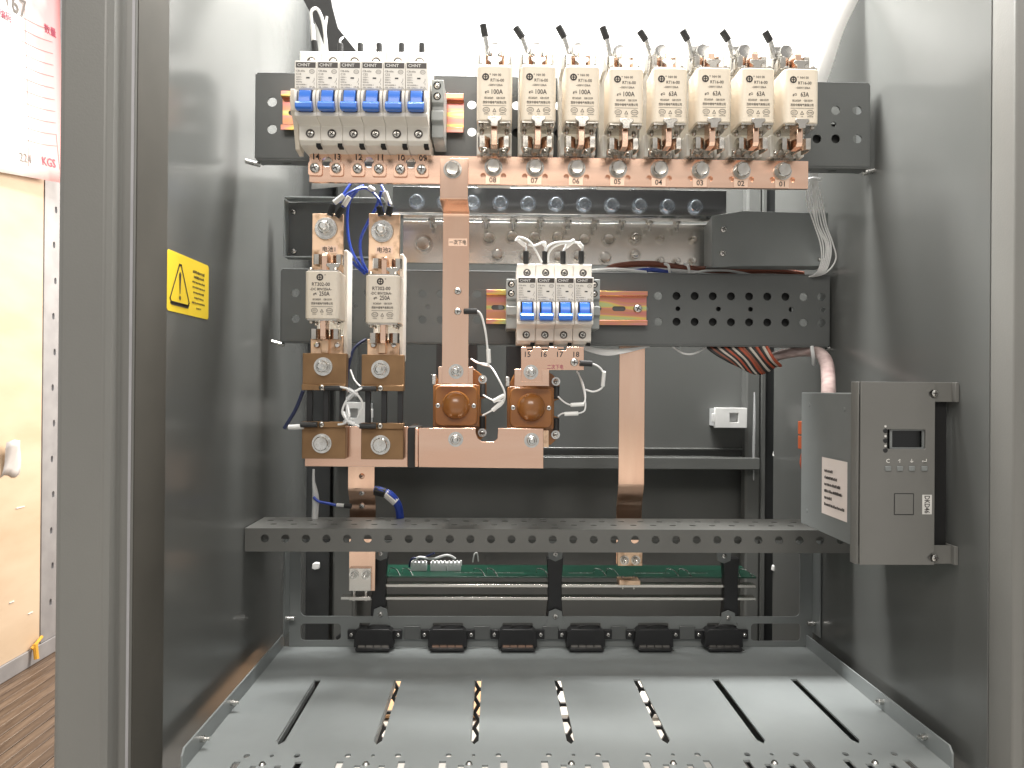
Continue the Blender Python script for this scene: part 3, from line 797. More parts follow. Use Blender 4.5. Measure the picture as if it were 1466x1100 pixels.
def breaker(px, py, D, rating, label, group):
    a = at(px, py, D)
    t = thing('circuit_breaker', label, 'circuit breaker', a, group)
    inst('br_body', breaker_body, 'body', t, a, 0.45)
    b = inst('br_band', lambda: G().box(-7.9, 7.9, -0.12, 0.2, -5.6, -1.2).mesh('brand_band', 'band_brown'), 'brand_band', t, a)
    inst('br_brand', lambda: Print().text('CHNT', -1.6, -3.4, 2.5, 10.2).mesh('ink_white'), 'lettering', b, a + Vector((0, -0.3, 0)))
    inst(('br_print', rating), lambda: breaker_print(rating), 'lettering', t, a + Vector((0, -0.16, 0)))
    inst('br_win', lambda: G().box(0.4, 3.2, -0.15, 0.2, -14.3, -13.1).mesh('indicator_window', 'black_plastic'), 'indicator_window', t, a)
    inst('br_well', lambda: G().box(-5.6, 6.0, 0.55, 0.9, -41, -23.2).mesh('toggle_well', 'band_brown'), 'toggle_well', t, a)
    inst('br_tog', breaker_toggle, 'toggle', t, a, 0.5)
    for dx in (-7.4, 7.5): inst('br_cheek', breaker_cheek, 'toggle_guard', t, a + Vector((dx, 0, 0)), 0.8)
    inst('br_ts', term_screw_mesh, 'terminal_screw', t, a + Vector((0.6, 15.9, 6.2)), roty=random.uniform(0, 3))
    inst('br_ts', term_screw_mesh, 'terminal_screw', t, a + Vector((0.3, 15.7, -53.5)), roty=random.uniform(0, 3))
    inst('br_notch', lambda: G().box(4.6, 8.4, 18.2, 26, -63.6, -60.6).mesh('terminal_opening', 'black_hole'), 'terminal_opening', t, a)
    return t
ORD = ['first', 'second', 'third', 'fourth', 'fifth', 'sixth', 'seventh', 'eighth']
NUM = ['14', '13', '12', '11', '10', '09']
RAT = ['C10', 'C10', 'C10', 'C32', 'C32', 'C32']
for i in range(6):
    breaker(437.8 + 31.75*i, 87.2 + 0.25*i, 622, RAT[i], '%s white breaker from the upper grey end clamp, over number %s on the long bar' % (ORD[5-i], NUM[i]), 'six breakers on the upper rail')
for i in range(4):
    breaker(754.5 + 27.35*i, 396.5 + 0.15*i, 722, ['C32', 'C32', 'C16', 'C10'][i], '%s white breaker of the lower rail counted from the number 15 end' % ORD[i], 'four breakers on the lower rail')

def end_clamp(px, py, D, label, side=1):
    a = at(px, py, D); t = thing('rail_end_clamp', label, 'rail clamp', a, 'grey clamps beside the breakers')
    g = G(a); z = a.z
    g.prism([(a.y, z+23), (a.y, z+4), (a.y+4, z+2), (a.y+4, z-2), (a.y-3, z-4), (a.y-3, z-12), (a.y+2, z-14), (a.y+2, z-25), (a.y+42, z-25), (a.y+42, z+23)], 'x', a.x-5, a.x+5)
    g.done('clamp_body', 'grey_plastic', t, 0.5)
    for dz in (18, 9):
        g = G(a); g.lathe((a.x-0.5, a.y-0.1, z+dz), [(3.3, 0), (3.3, -0.15), (0, -0.15)], seg=16); o = g.done('screw_hole', 'black_hole', t)
        screw(t, (a.x-0.3, a.y-0.2, z+dz-0.3), 2.3, 'nickel', 0.7)
end_clamp(626.5, 153.5, 648, 'grey rail end clamp on the upper rail beside the cream fuses')
end_clamp(732.5, 433.5, 745, 'lower grey rail end clamp nearer the stepped copper strap')
end_clamp(851.5, 434, 745, 'lower grey rail end clamp nearer the rail screw')
# clamp tab peeking out on the open side of the upper breakers
a = at(419, 150, 655); g = G(a); g.prism([(a.y-4, a.z+12), (a.y-6, a.z+4), (a.y-4, a.z-6), (a.y+6, a.z-14), (a.y+14, a.z-34), (a.y+28, a.z-36), (a.y+28, a.z+16)], 'x', a.x-1, a.x+3)
tag(g.done('rail_latch', 'cream_grey', None, 0.5), 'beige latch sticking out beside the breaker over number 14', 'latch')

# ================================================================== knife fuses
def fuse_body_mesh(mat, w=29.0, h=45.0, d=31.0):
    g = G(); g.prism(rrect(-w/2, w/2, 0, d, 4.6, 4), 'z', -h/2, h/2); return g.mesh('body', mat)
def fuse_cap_mesh():
    g = G(); g.prism([(-13.2, 1.6), (13.2, 1.6), (14, 6), (14, 26), (12, 29), (-12, 29), (-14, 26), (-14, 6)], 'z', 0, 1.3)
    for sx in (-11, 11): g.lathe((sx, 5.2, 1.0), [(0, 3.2), (1.6, 2.6), (2.1, 1.0), (1.6, 0), (0, 0)], 'z', 10)
    for sx in (-10.5, 10.5): g.lathe((sx, 24, 1.0), [(0, 3.2), (1.6, 2.6), (2.1, 1.0), (1.6, 0), (0, 0)], 'z', 10)
    return g.mesh('end_plate', 'nickel')
def fuse_lug_mesh():
    g = G()
    g.prism([(-2.9, -0.5), (-3.1, 3.2), (-5.9, 5.0), (-5.9, 6.9), (-4.9, 7.5), (4.9, 7.5), (5.9, 6.9), (5.9, 5.0), (3.1, 3.2), (2.9, -0.5)], 'y', 0, 1.6)
    return g.mesh('grip_lug', 'nickel')
def fuse_lug_turned():
    g = fuse_lug_mesh(); m = g.copy(); m.transform(Matrix.Rotation(R(180), 4, 'Y')); return m
def blade_mesh():
    g = G(); g.prism([(8, 0), (8, 14), (10, 17), (22, 17), (24, 14), (24, 0)], 'x', -2.6, 2.6); return g.mesh('blade', 'copper_up')
def logo(p, x, z, r):
    p.ring(x, z, r, r, r*0.42, 20); p.rect(x - r*0.14, x + r*0.14, z - r, z + r); p.rect(x - r*0.5, x + r*0.5, z - r*0.12, z + r*0.12)
def fuse_print(rating, big):
    p = Print()
    if not big:
        logo(p, -7.4, 13.2, 2.9); p.text('®', -3.6, 15.4, 1.2); p.text('NH 00', 1.8, 15.0, 2.0, 7); p.text('RT16-00', 2.2, 10.6, 2.5, 11)
        p.text('~500V/120kA', 0.6, 6.6, 1.7, 12)
    else:
        logo(p, -2, 15.8, 3.1); p.text('®', 2.6, 18, 1.2); p.text('RT302-00', -1, 9.6, 3.2, 16); p.text('-DC 80V/25kA-', -1, 5.2, 2.4, 19)
    p.text('gR' if big else 'gG', -6.2, 0.8, 2.4, 3.4); p.text(rating, 2.2, 1.2, 3.9, (9.2 if rating != '63A' else 6.9))
    p.text('IEC60269', -4.6, -4.0, 1.7, 7.2); p.text('GB13539', 5.0, -4.0, 1.7, 7.2)
    p.text('西安中熔电气有限公司', 0, -7.6, 2.3, 19); p.rect(-9.6, 9.6, -10.5, -10.25)
    p.ring(-6.6, -13.9, 2.9, 2.2, 0.35); p.text('CCC', -6.6, -13.9, 1.6, 3.4)
    p.line([(-1.3, -15.3), (1.3, -15.3), (0, -12.8)], 0.35); p.text('TUV', 0, -17.2, 0.9, 1.8); p.text('ROHS', -6.6, -17.2, 0.9, 3.6)
    p.ring(6.8, -13.9, 3.0, 2.2, 0.35); p.text('ROHS', 6.8, -13.9, 1.3, 3.8); p.text('SINOFUSE', 6.8, -17.2, 0.9, 5)
    return p.mesh('ink')
def fuse(px, py, D, rating, label, group, big=False):
    a = at(px, py, D); h = 43.0 if big else 45.0
    t = thing('knife_fuse', label, 'fuse', a, group)
    inst(('fz', big), lambda: fuse_body_mesh('cream_grey' if big else 'cream', 31.0 if big else 29.0, h), 'body', t, a, 0.9)
    inst('fcap', fuse_cap_mesh, 'end_plate', t, a + Vector((0, 0, h/2)))
    o = inst('fcap2', lambda: (lambda m: (m.transform(Matrix.Rotation(R(180), 4, 'Y')), m)[1])(fuse_cap_mesh()), 'end_plate', t, a + Vector((0, 0, -h/2)))
    if not big:
        inst('flug', fuse_lug_mesh, 'grip_lug', t, a + Vector((0, 2.2, h/2 + 0.5)), 0.4)
        inst('flug2', fuse_lug_mesh, 'grip_lug', t, a + Vector((0, -1.2, -h/2 - 4.2)), 0.4)
    else:
        inst('flug', fuse_lug_mesh, 'grip_lug', t, a + Vector((8, 6, h/2 + 0.5)), 0.4)
    bm1 = inst('fblade', blade_mesh, 'blade', t, a + Vector((0, 0, h/2 + 1)), 0.5)
    inst('fblade2', lambda: (lambda m: (m.transform(Matrix.Scale(-1, 4, (0, 0, 1))), m.flip_normals(), m)[2])(blade_mesh()), 'blade', t, a + Vector((0, -4, -h/2 - 1)), 0.5)
    inst(('fpr', rating, big), lambda: fuse_print(rating, big), 'lettering', t, a + Vector((0, -0.25, 0)))
    return a
def jaw_mesh(s):
    """sprung contact sheet: arc flaring towards the viewer, extruded upward"""
    g = G(); pts = []
    path = [(3.0, 22), (3.0, 12), (4.2, 7), (8.0, 3.2), (12.0, 3.0), (13.4, 6.0), (13.0, 12), (11.5, 20)]
    n = len(path); th = 1.1
    off = []
    for i in range(n):
        d = (Vector(path[min(i+1, n-1)]) - Vector(path[max(i-1, 0)])).normalized(); off.append((path[i][0] - d.y*th, path[i][1] + d.x*th))
    poly = [(s*x, y) for x, y in path + off[::-1]]
    g.prism(poly, 'z', -4.6, 4.6); return g.mesh('contact_jaw', 'nickel')
def fuse_base(a, h, label, group, n):
    """a: centre of the fuse front; the base stands behind it"""
    c = a + Vector((0, 46, 0))
    t = thing('fuse_base', label, 'fuse holder', c, group)
    def block():
        g = G(); g.box(-15, 15, 10, 23.6, -60, 50)
        for sz in (-1,):
            g.box(-15, -11.6, -14, 10, -40.6, -22); g.box(11.6, 15, -14, 10, -40.6, -22); g.box(-15, -12.2, -14, 10, 33, 44); g.box(12.2, 15, -14, 10, 33, 44)
        g.box(-11.6, 11.6, 0, 10, -40.6, -36)
        return g.mesh('insulator', 'base_white')
    inst('fb_block', block, 'insulator', t, c, 0.6)
    for sz in (-1, 1):
        for s in (-1, 1): inst(('jaw', s), lambda: jaw_mesh(s), 'contact_jaw', t, c + Vector((0, -38 if sz < 0 else -34, sz*(h/2 + 12.5) - 1)))
    inst('fb_tab', lambda: G().prism([(-6.5, -60), (-6.5, -36), (6.5, -36), (6.5, -60)], 'y', -1.8, 0.8).mesh('terminal_tab', 'nickel'), 'terminal_tab', t, c, 0.3)
    def seat():
        g = G(); g.box(-11, 11, -8, 0, -40.4, -33); g.box(-7, 7, -14, -8.1, -36, -31)
        for sx in (-8, 8): g.lathe((sx, -8, -37), [(0, -2.2), (1.8, -1.8), (2.3, 0), (0, 0)], seg=10)
        return g.mesh('clip_seat', 'nickel')
    inst('fb_seat', seat, 'clip_seat', t, c, 0.3)
    inst('fb_top', lambda: G().prism([(-9, 36), (-9, 62), (9, 62), (9, 36)], 'y', 2, 5).mesh('terminal_tab', 'steel'), 'terminal_tab', t, c, 0.4)
    def topstrap():
        g = G(); g.prism([(-12, 38), (2, 38), (2, 36), (-12, 36)], 'x', -9, 9); return g.mesh('terminal_strap', 'base_white')
    inst('fb_strap', topstrap, 'terminal_strap', t, c, 0.4)
    bolt(t, c + Vector((0, 2, 52)), 6.6, 12.0, 'steel', 1.28)
    return c
FX = [-3.0 + 36.0*i for i in range(8)]
px707 = at(707, 133, 628)
for i in range(8):
    n = 8 - i
    w = px707 + Vector((36.0*i, 0, 0))
    # photo height of each fuse: they hang a little unevenly
    a0 = at(708 + 62.9*i, [133.5, 133.5, 134, 137, 136.5, 136, 136.5, 137.5][i], 628)
    rating = '100A' if i < 4 else '63A'
    d = bpy.data
    def put():
        a = a0
        f = fuse(708 + 62.9*i, [133.5, 133.5, 134, 137, 136.5, 136, 136.5, 137.5][i], 628, rating,
                 '%s cream knife fuse from the white breakers, printed %s, over bar number %02d' % (ORD[i], rating, n), 'eight knife fuses of the upper row')
        fuse_base(f, 45.0, 'off white holder of the %s cream fuse from the white breakers' % ORD[i], 'holders of the upper fuses', n)
        return f
    f = put()
    # sense wire on the top terminal
    tp = f + Vector((-7, 46, 58))
    dx, dz = [(-3, 14), (-9, 12), (-8, 13), (-6, 14), (-9, 11), (-8, 11), (-9, 11), (-8, 11)][i]
    q = tp + Vector((dx*0.55, -3, dz*0.55)); q2 = tp + Vector((dx*1.25, -5, dz*1.25)); q3 = tp + Vector((dx*1.9 + 6, 8, dz*2.6)); 
    wire('sense_wire', [tp, q, q2, q3, q3 + Vector((20, 40, 6))], 0.8, 'wire_white', 'wire with black sleeve on top of the %s cream fuse from the breakers' % ORD[i], 'wire', 'sense wires of the upper fuses',
         sleeves=[(q, q2, 3.0, 'black_rubber', 'sleeve'), (tp + Vector((1, 0, -8)), q, 2.2, 'zinc', 'lug')])
# battery fuses
for i, (px, py) in enumerate(((461, 422.5), (547.5, 428.5))):
    f = fuse(px, py, 690, '250A', ['grey cream 250A battery fuse marked 电池1 nearer the cabinet side panel', 'grey cream 250A battery fuse marked 电池2 nearer the stepped copper strap'][i], 'two battery fuses', True)
    lab = ['tarnished copper fuse holder marked 电池1 nearer the cabinet side panel', 'tarnished copper fuse holder marked 电池2 nearer the stepped copper strap'][i]
    c = f + Vector((4, 46, 0))
    t = thing('battery_fuse_holder', lab, 'fuse holder', c, 'two battery fuse holders')
    g = G(c); g.box(c.x-20, c.x+4, c.y+18, c.y+56, c.z-50, c.z+44)
    g.prism(rrect(c.x+4.5, c.x+8.6, c.z-54, c.z+50, 1.8), 'y', c.y+8, c.y+30)
    g.box(c.x-20, c.x+4.5, c.y-2, c.y+20, c.z-42, c.z-36); g.box(c.x-20, c.x-17, c.y+4, c.y+24, c.z-50, c.z+44)
    g.done('insulator', 'base_white', t, 0.8)
    tz0, tz1 = (at(px, 383, 722).z, at(px, 306, 722).z)
    xm = at([469, 550][i], 340, 722).x
    g = G(c); g.box(xm-14.5, xm+14.5, 722, 726, c.z+20, tz1); g.done('top_terminal', 'copper_aged', t, 0.5)
    lz = at(px, 508, 722).z
    g = G(c); g.box(xm-15, xm+15, 722, 727, lz - 8, c.z-34); g.box(xm-4, xm+3, 716, 723, lz+1, c.z-36); g.done('bottom_terminal', 'copper_aged', t, 0.5)
    for sz in (-1, 1):
        for s in (-1, 1): inst(('jaw', s), lambda: jaw_mesh(s), 'contact_jaw', t, f + Vector((0 if sz < 0 else 2, 9, sz*34)))
    for sx in (-9, 10): g = G(c); g.lathe((xm+sx, 721.9, lz+9), [(0, -2.6), (2.2, -2.2), (3.2, 0), (0, 0)], seg=12); g.done('rivet', 'zinc', t)
    b = at([465, 546][i], [326, 330][i], 716)
    bm2 = inst('big_washer', lambda: G().lathe((0, 0, 0), [(0, -1.8), (10.2, -1.8), (10.8, -0.6), (10.8, 0), (0, 0)], seg=26).mesh('washer', 'zinc'), 'washer', t, (b.x, 722, b.z))
    inst('big_nut', lambda: nut_mesh(6.4, 'zinc', 0.6, 5.0), 'nut', t, (b.x, 720.2, b.z))
    lp = at([471, 550][i], [357, 358][i], 721.6)
    p = Print(); p.rect(-8, 8, -3.6, 3.6); tape = lettering(p, 'tape_copper', t, (lp.x, 721.7, lp.z), name='tape_label')
    p = Print(); p.text('电池%d' % (i+1), 0, 0, 5.0); lettering(p, 'ink', tape, (lp.x, 721.4, lp.z))

# ================================================================== long copper bar
bc = at(800, 245.5, 664)
t = thing('copper_busbar', 'long horizontal copper bar numbered 14 to 01 under the upper row', 'busbar', bc)
x0, x1 = at(443, 245, 664).x, at(1157, 250, 664).x
zt_, zb2 = bc.z + 12.0, bc.z - 12.2
hl = [circ(at(px, 237.5, 664).x, bc.z + 5.2, 4.6, 14) for px in (468, 528, 588)]
for i in range(8):
    x = px707.x + 36*i
    hl += [circ(x - 8.8, bc.z - 4.6, 2.4, 10), circ(x + 8.8, bc.z - 4.6, 2.4, 10)]
g = G(bc); g.sheet([(x0, zb2), (x1, zb2), (x1, zt_), (x0, zt_)], hl, 'y', 664, 668); bar = g.done('bar', 'copper', t)
g = G(bc); g.box(at(622, 245, 668).x, x1 - 5, 668.2, 671, zb2 + 3, zt_ - 3); g.done('backing', 'copper', t)
for i in range(8):
    x = px707.x + 36*i
    bolt(t, (x, 664, bc.z + 2.6), 6.6, 5.0, 'nickel', 1.18)
    inst('numtape', lambda: Print().rect(-6, 6, -3.6, 3.6).mesh('tape_copper', name='number_tape'), 'number_tape', t, (x - 0.5, 663.75, bc.z - 8.2))
    p = Print().text('%02d' % (8-i), 0, 0, 4.6); lettering(p, 'ink', t, (x - 0.5, 663.5, bc.z - 8.4))
for i in range(6):
    x = at(451 + 30.5*i, 245, 662).x
    inst('cbtab', lambda: G().sheet(rrect(-6, 6, -9.5, 2.5, 2), [], 'y', 0, 1.4).prism([(-3.4, 2), (3.4, 2), (3.4, 19), (-3.4, 19)], 'y', 0.2, 1.6).mesh('breaker_tab', 'copper'), 'breaker_tab', t, (x, 662.2, bc.z + 2.5), 0.3)
    screw(t, (x, 661.8, bc.z - 0.6), 4.3, 'zinc', 2.6)
    p = Print().text(NUM[i], 0, 0, 5.0); lettering(p, 'ink', t, (x + 1.0, 661.7, bc.z + 9.3))

# copper strap stepping back from the long bar to the first contactor
def zz(py, D, px=655): return at(px, py, D).z
t = thing('copper_strap', 'vertical copper strap with stepped bend marked 一次下电', 'busbar', at(655, 548, 703))
so = WL[t.name]; xm = at(650, 250, 660).x
path = [(660.5, zz(227, 660.5)), (660.5, zz(281, 660.5)), (661.2, zz(285, 661)), (663.5, zz(288, 663)), (698, zz(290, 664) + 0), (701.5, zz(290, 664) - 1.4), (703, zz(290, 664) - 4), (703, zz(549, 703))]
g = G(so); g.strip(path, xm - 12, xm + 12, 3.2); strap = g.done('strap', 'copper_up', t, 0.4)
bolt(t, (at(648, 243, 660).x, 660.5, at(648, 243, 660).z), 6.6, 5.0, 'nickel', 1.2)
for py in (417, 446): a = at(655.5, py, 703); screw(t, a, 3.4, 'zinc', 2.0)
a = at(653, 532, 703); nut(t, a, 4.8, 'zinc', 3)
a = at(655.5, 347, 702.6); tp = lettering(Print().rect(-8.5, 8.5, -3.4, 3.4), 'tape_copper', t, a, name='tape_label'); lettering(Print().text('一次下电', 0, 0, 4.4, 15.5), 'ink', tp, a + Vector((0, -0.3, 0)))

# ================================================================== tinned bars and brackets behind
t = thing('chrome_busbar', 'mirror bright angle bar with a row of bluish hex bolts behind the copper strap', 'busbar', at(800, 292, 800))
so = WL[t.name]; a = at(562, 292, 800); b = at(1040, 294, 800)
g = G(so); g.prism([(800, zz(270, 800, 800)), (800, zz(307, 800, 800)), (803, zz(310, 800, 800)), (822, zz(310, 800, 800)), (822, zz(310, 800, 800)+3), (804, zz(307, 800, 800)+3), (804, zz(270, 800, 800))], 'x', a.x, b.x); g.done('angle', 'chrome_bar', t, 0.3)
for i in range(11):
    px = 597 + 39.8*i; p_ = at(px, 289 + 0.75*i, 800); bolt(t, (p_.x, 800, p_.z), 7.0, 5.0, 'zinc_blue', 1.2)
for i in range(10):
    px = 618 + 39.0*i; p_ = at(px, 313 + 0.5*i, 810)
    g = G(so); g.cyl((p_.x, 810, p_.z - 10), 1.9, 10, 'z', 10); g.cyl((p_.x, 810, p_.z - 3), 4.2, 3, 'z', 6); g.done('hanging_stud', 'zinc', t)
t = thing('tinned_plate', 'wide tinned plate with round bolt heads below the mirror bright bar', 'busbar', at(800, 348, 822))
so = WL[t.name]; a = at(577, 318, 824); b = at(1016, 378, 824)
g = G(so); g.box(a.x, b.x, 824, 828, zz(379, 824, 800), zz(319, 824, 800)); g.done('plate', 'tin', t, 0.4)
for px, py in ((606, 350), (700, 342), (733, 340), (765, 341), (798, 341), (836, 344), (871, 344), (712, 366), (752, 368), (800, 368), (828, 367), (866, 370)):
    p_ = at(px, py, 824); r_ = 8.5 if px == 606 else 6.2
    bolt(t, (p_.x, 824, p_.z), r_, 3.2, 'nickel', 1.22)
for px, py in ((909, 342), (945, 342), (992, 344), (908, 366), (945, 374), (968, 375), (991, 374)):
    p_ = at(px, py, 824); nut(t, (p_.x, 824, p_.z), 3.6 if px > 920 else 5.2, 'nickel', 2)

t = thing('side_bracket', 'grey folded support bracket behind the battery fuses', 'bracket', at(494, 330, 830))
so = WL[t.name]; a = at(413, 370, 830); b = at(572, 293, 830); k = at(552, 291, 830)
g = G(so); g.prism([(a.x, a.z), (b.x, a.z), (b.x, b.z - 5), (k.x, k.z), (a.x, k.z - 1)], 'y', 830, 831.6); g.done('plate', 'paint_plate', t)
g = G(so); g.box(a.x - 1.5, a.x, 815, 831, a.z, k.z - 1); g.box(a.x, b.x, 815, 830, a.z - 1.5, a.z); g.box(a.x, k.x, 812, 830, k.z, k.z + 1.5); g.done('lip', 'paint_box', t, 0.3)
for py in (303, 360):
    p_ = at(420, py, 828); screw(t, (p_.x, 829.8, p_.z), 3.2, 'zinc', 3)
t = thing('cover_bracket', 'grey folded cover bracket with two screws beside the mirror bright bar', 'bracket', at(1100, 342, 790))
so = WL[t.name]
q = [at(1021, 383, 785), at(1068, 381, 785), at(1184, 381, 785), at(1186, 306, 785), at(1066, 302, 785), at(1021, 309, 785)]
g = G(so); g.prism([(v.x, v.z) for v in q], 'y', 785, 786.6); g.done('face', 'paint_box', t, 0.3)
g = G(so); g.prism([(785.2, q[0].z), (785.2, q[5].z), (815, q[5].z - 6), (815, q[0].z + 6)], 'x', q[0].x - 1.5, q[0].x); g.box(q[4].x, q[3].x, 786.6, 815, q[4].z - 2, q[4].z - 0.5); g.box(q[0].x, q[2].x, 786.6, 815, q[2].z + 0.2, q[2].z + 1.7); g.done('flange', 'paint_box', t, 0.3)
for px, py in ((1035.5, 329), (1034.5, 363)):
    p_ = at(px, py, 785); screw(t, p_, 3.6, 'zinc', 2.6)
g = G(so); p_ = at(1176, 371, 783); g.cyl((p_.x - 3, 784, p_.z), 2, 9, 'x', 10); g.done('pin', 'zinc', t)

# ================================================================== shunts
for i, xs in enumerate(((433, 495), (517.5, 577.5))):
    nm = 'left battery fuse' if i == 0 else 'right battery fuse'
    lab = ['bronze shunt with black resistor bars nearer the cabinet side panel', 'bronze shunt with black resistor bars nearer the brown contactors'][i]
    yt, ym, yl, yb = (506, 559, 604, 657) if i == 0 else (508, 560, 606, 658)
    c = at(sum(xs)/2, (yt+yb)/2, 712); w = mm(xs[1]-xs[0], 712)
    t = thing('shunt', lab, 'shunt', c, 'two bronze shunts')
    zt1, zm1, zl1, zb1 = [at(sum(xs)/2, y, 712).z for y in (yt, ym, yl, yb)]
    for za, zb3, nmb, step in ((zm1, zt1, 'upper_block', (zm1, zm1+5)), (zb1, zl1, 'lower_block', (zl1-5, zl1))):
        g = G(c)
        if nmb == 'upper_block': prof = [(712, zb3), (712, za+6), (709, za+5), (709, za), (722, za), (722, zb3)]
        else: prof = [(709, zb3), (709, zb3-5), (712, zb3-6), (712, za), (722, za), (722, zb3)]
        g.prism(prof, 'x', c.x-w/2, c.x+w/2); blk = g.done(nmb, 'bronze', t, 0.4)
    for dx in (-14, 1, 16):
        g = G(c); g.box(c.x+dx-2.4, c.x+dx+2.4, 714, 720, zl1-2, zm1+2); g.done('resistor_bar', 'black_plastic', t, 0.4)
    a = at([463, 545][i], [525, 529][i], 712); nut(t, (a.x, 712, a.z), 6.0, 'zinc', 4)
    a = at([461, 545][i], [635, 637][i], 712); bolt(t, (a.x, 712, a.z), 7.4, 5.0, 'zinc', 1.22)
    for z_ in (zm1+2.5, zl1-2.5): screw(t, (c.x-1.5, 709, z_), 2.8, 'nickel', 1.8)
    for z_, s_ in ((zm1+2.0, 1 if i == 0 else -1), (zl1-2.5, -1)):
        g = G(c); g.tube([(c.x-1.5+s_*3.5, 706.8, z_), (c.x-1.5+s_*18.5, 706.2, z_)], 2.6, 10); g.done('lug_sleeve', 'black_rubber', t)

# copper plates under the shunts and the strap going down
t = thing('copper_link_plate', 'flat copper plate joining the feet of the two bronze shunts', 'busbar', at(516, 640, 724))
so = WL[t.name]; a = at(433, 668, 724); b = at(584, 611, 724)
g = G(so); g.box(a.x + 2, b.x, 724, 728, a.z, b.z); g.done('plate', 'copper', t, 0.4)
g = G(so); g.box(b.x, b.x + 3.2, 723, 790, a.z, b.z); g.done('fold', 'copper', t, 0.8)
t = thing('copper_down_strap', 'vertical copper strap with sharp bend dropping behind the perforated beam beside blue cable', 'busbar', at(517, 855, 826))
so = WL[t.name]; xm = at(518, 700, 818).x
z_ = lambda py, D: at(518, py, D).z
path = [(729, z_(625, 729)), (729, z_(650, 729)), (732, z_(653, 729)), (811, z_(653, 729)), (814, z_(655, 729)), (814, z_(699, 814)), (815, z_(704, 815)), (823, z_(720, 823)), (824, z_(725, 824)), (824, z_(846, 824))]
g = G(so); g.strip(path, xm - 13.8, xm + 13.8, 3); g.done('strap', 'copper_up', t, 0.4)
for py, D in ((682, 814), (706, 816), (725, 823.5)): a = at(518, py, D); screw(t, (a.x, D, a.z), 3.0, 'copper_up' if py == 682 else 'zinc', 2)
a = at(516, 832, 822); g = G(so); g.box(a.x-11.5, a.x+11.5, 819, 823.8, a.z-10, a.z+14); g.box(a.x - 11.5, a.x+11.5, 819, 848, a.z-20, a.z-16); g.done('clamp', 'tin', t, 0.4)
for px in (507, 524):
    b_ = at(px, 823, 819); nut(t, (b_.x, 819, b_.z), 3.6, 'zinc', 2)
    b_ = at(px, 848, 830); g = G(so); g.cyl((b_.x, 830, b_.z-9), 1.8, 24, 'z', 10); g.cyl((b_.x, 830, b_.z - 6), 4.0, 3, 'z', 6); g.cyl((b_.x, 830, b_.z + 6), 4.0, 3, 'z', 6); g.done('clamp_bolt', 'zinc', t)

t = thing('copper_down_strap', 'bare vertical copper strap hanging from the lower mounting plate', 'busbar', at(903, 808, 836))
so = WL[t.name]; xm = at(904, 600, 826).x; z_ = lambda py, D: at(904, py, D).z
path = [(824, z_(480, 824)), (824, z_(693, 824)), (825, z_(698, 825)), (835, z_(722, 835)), (836, z_(728, 836)), (836, z_(808, 836))]
g = G(so); g.strip(path, xm - 14, xm + 14, 3); g.done('strap', 'copper_up', t, 0.4)
a = at(902, 800, 832); g = G(so); g.box(a.x-13.5, a.x+13.5, 832, 835.8, a.z-8, a.z+8); g.box(a.x-11.5, a.x+11.5, 832, 850, a.z-29, a.z-24); g.done('clamp', 'copper_aged', t, 0.4)
for px in (894, 910):
    b_ = at(px, 802, 832); nut(t, (b_.x, 832, b_.z), 3.6, 'nickel', 2)
    g = G(so); g.cyl((b_.x, 842, b_.z-34), 1.6, 14, 'z', 10); g.done('clamp_bolt', 'nickel', t)

# U shaped copper link below the contactors
t = thing('copper_notched_link', 'wide copper link with a notch joining the feet of the brown contactors', 'busbar', at(690, 642, 700))
so = WL[t.name]; D = 700
pts = [(599, 613), (681, 613), (681, 620), (684, 628), (690, 632.5), (707, 632.5), (712, 628), (713, 613), (778, 614), (778, 671), (599, 669)]
q = [at(x, y, D) for x, y in pts]
g = G(so); g.prism([(v.x, v.z) for v in q], 'y', D, D + 4); g.done('plate', 'copper', t, 0.4)
g = G(so); g.box(q[0].x - 3.4, q[0].x - 0.1, D + 0.3, 740, q[-1].z, q[0].z); g.done('fold', 'copper', t, 0.8)
for px, py in ((652.5, 629), (761, 630.5)): nut(t, at(px, py, D), 4.8, 'zinc', 3)
a = at(592, 641, 716); g = G(a); g.box(a.x-5.5, a.x+5.5, 716, 745, a.z-19, a.z+19)
tag(g.done('insulating_block', 'black_rubber', None, 0.5), 'black insulating block between the two lower copper plates', 'insulator')

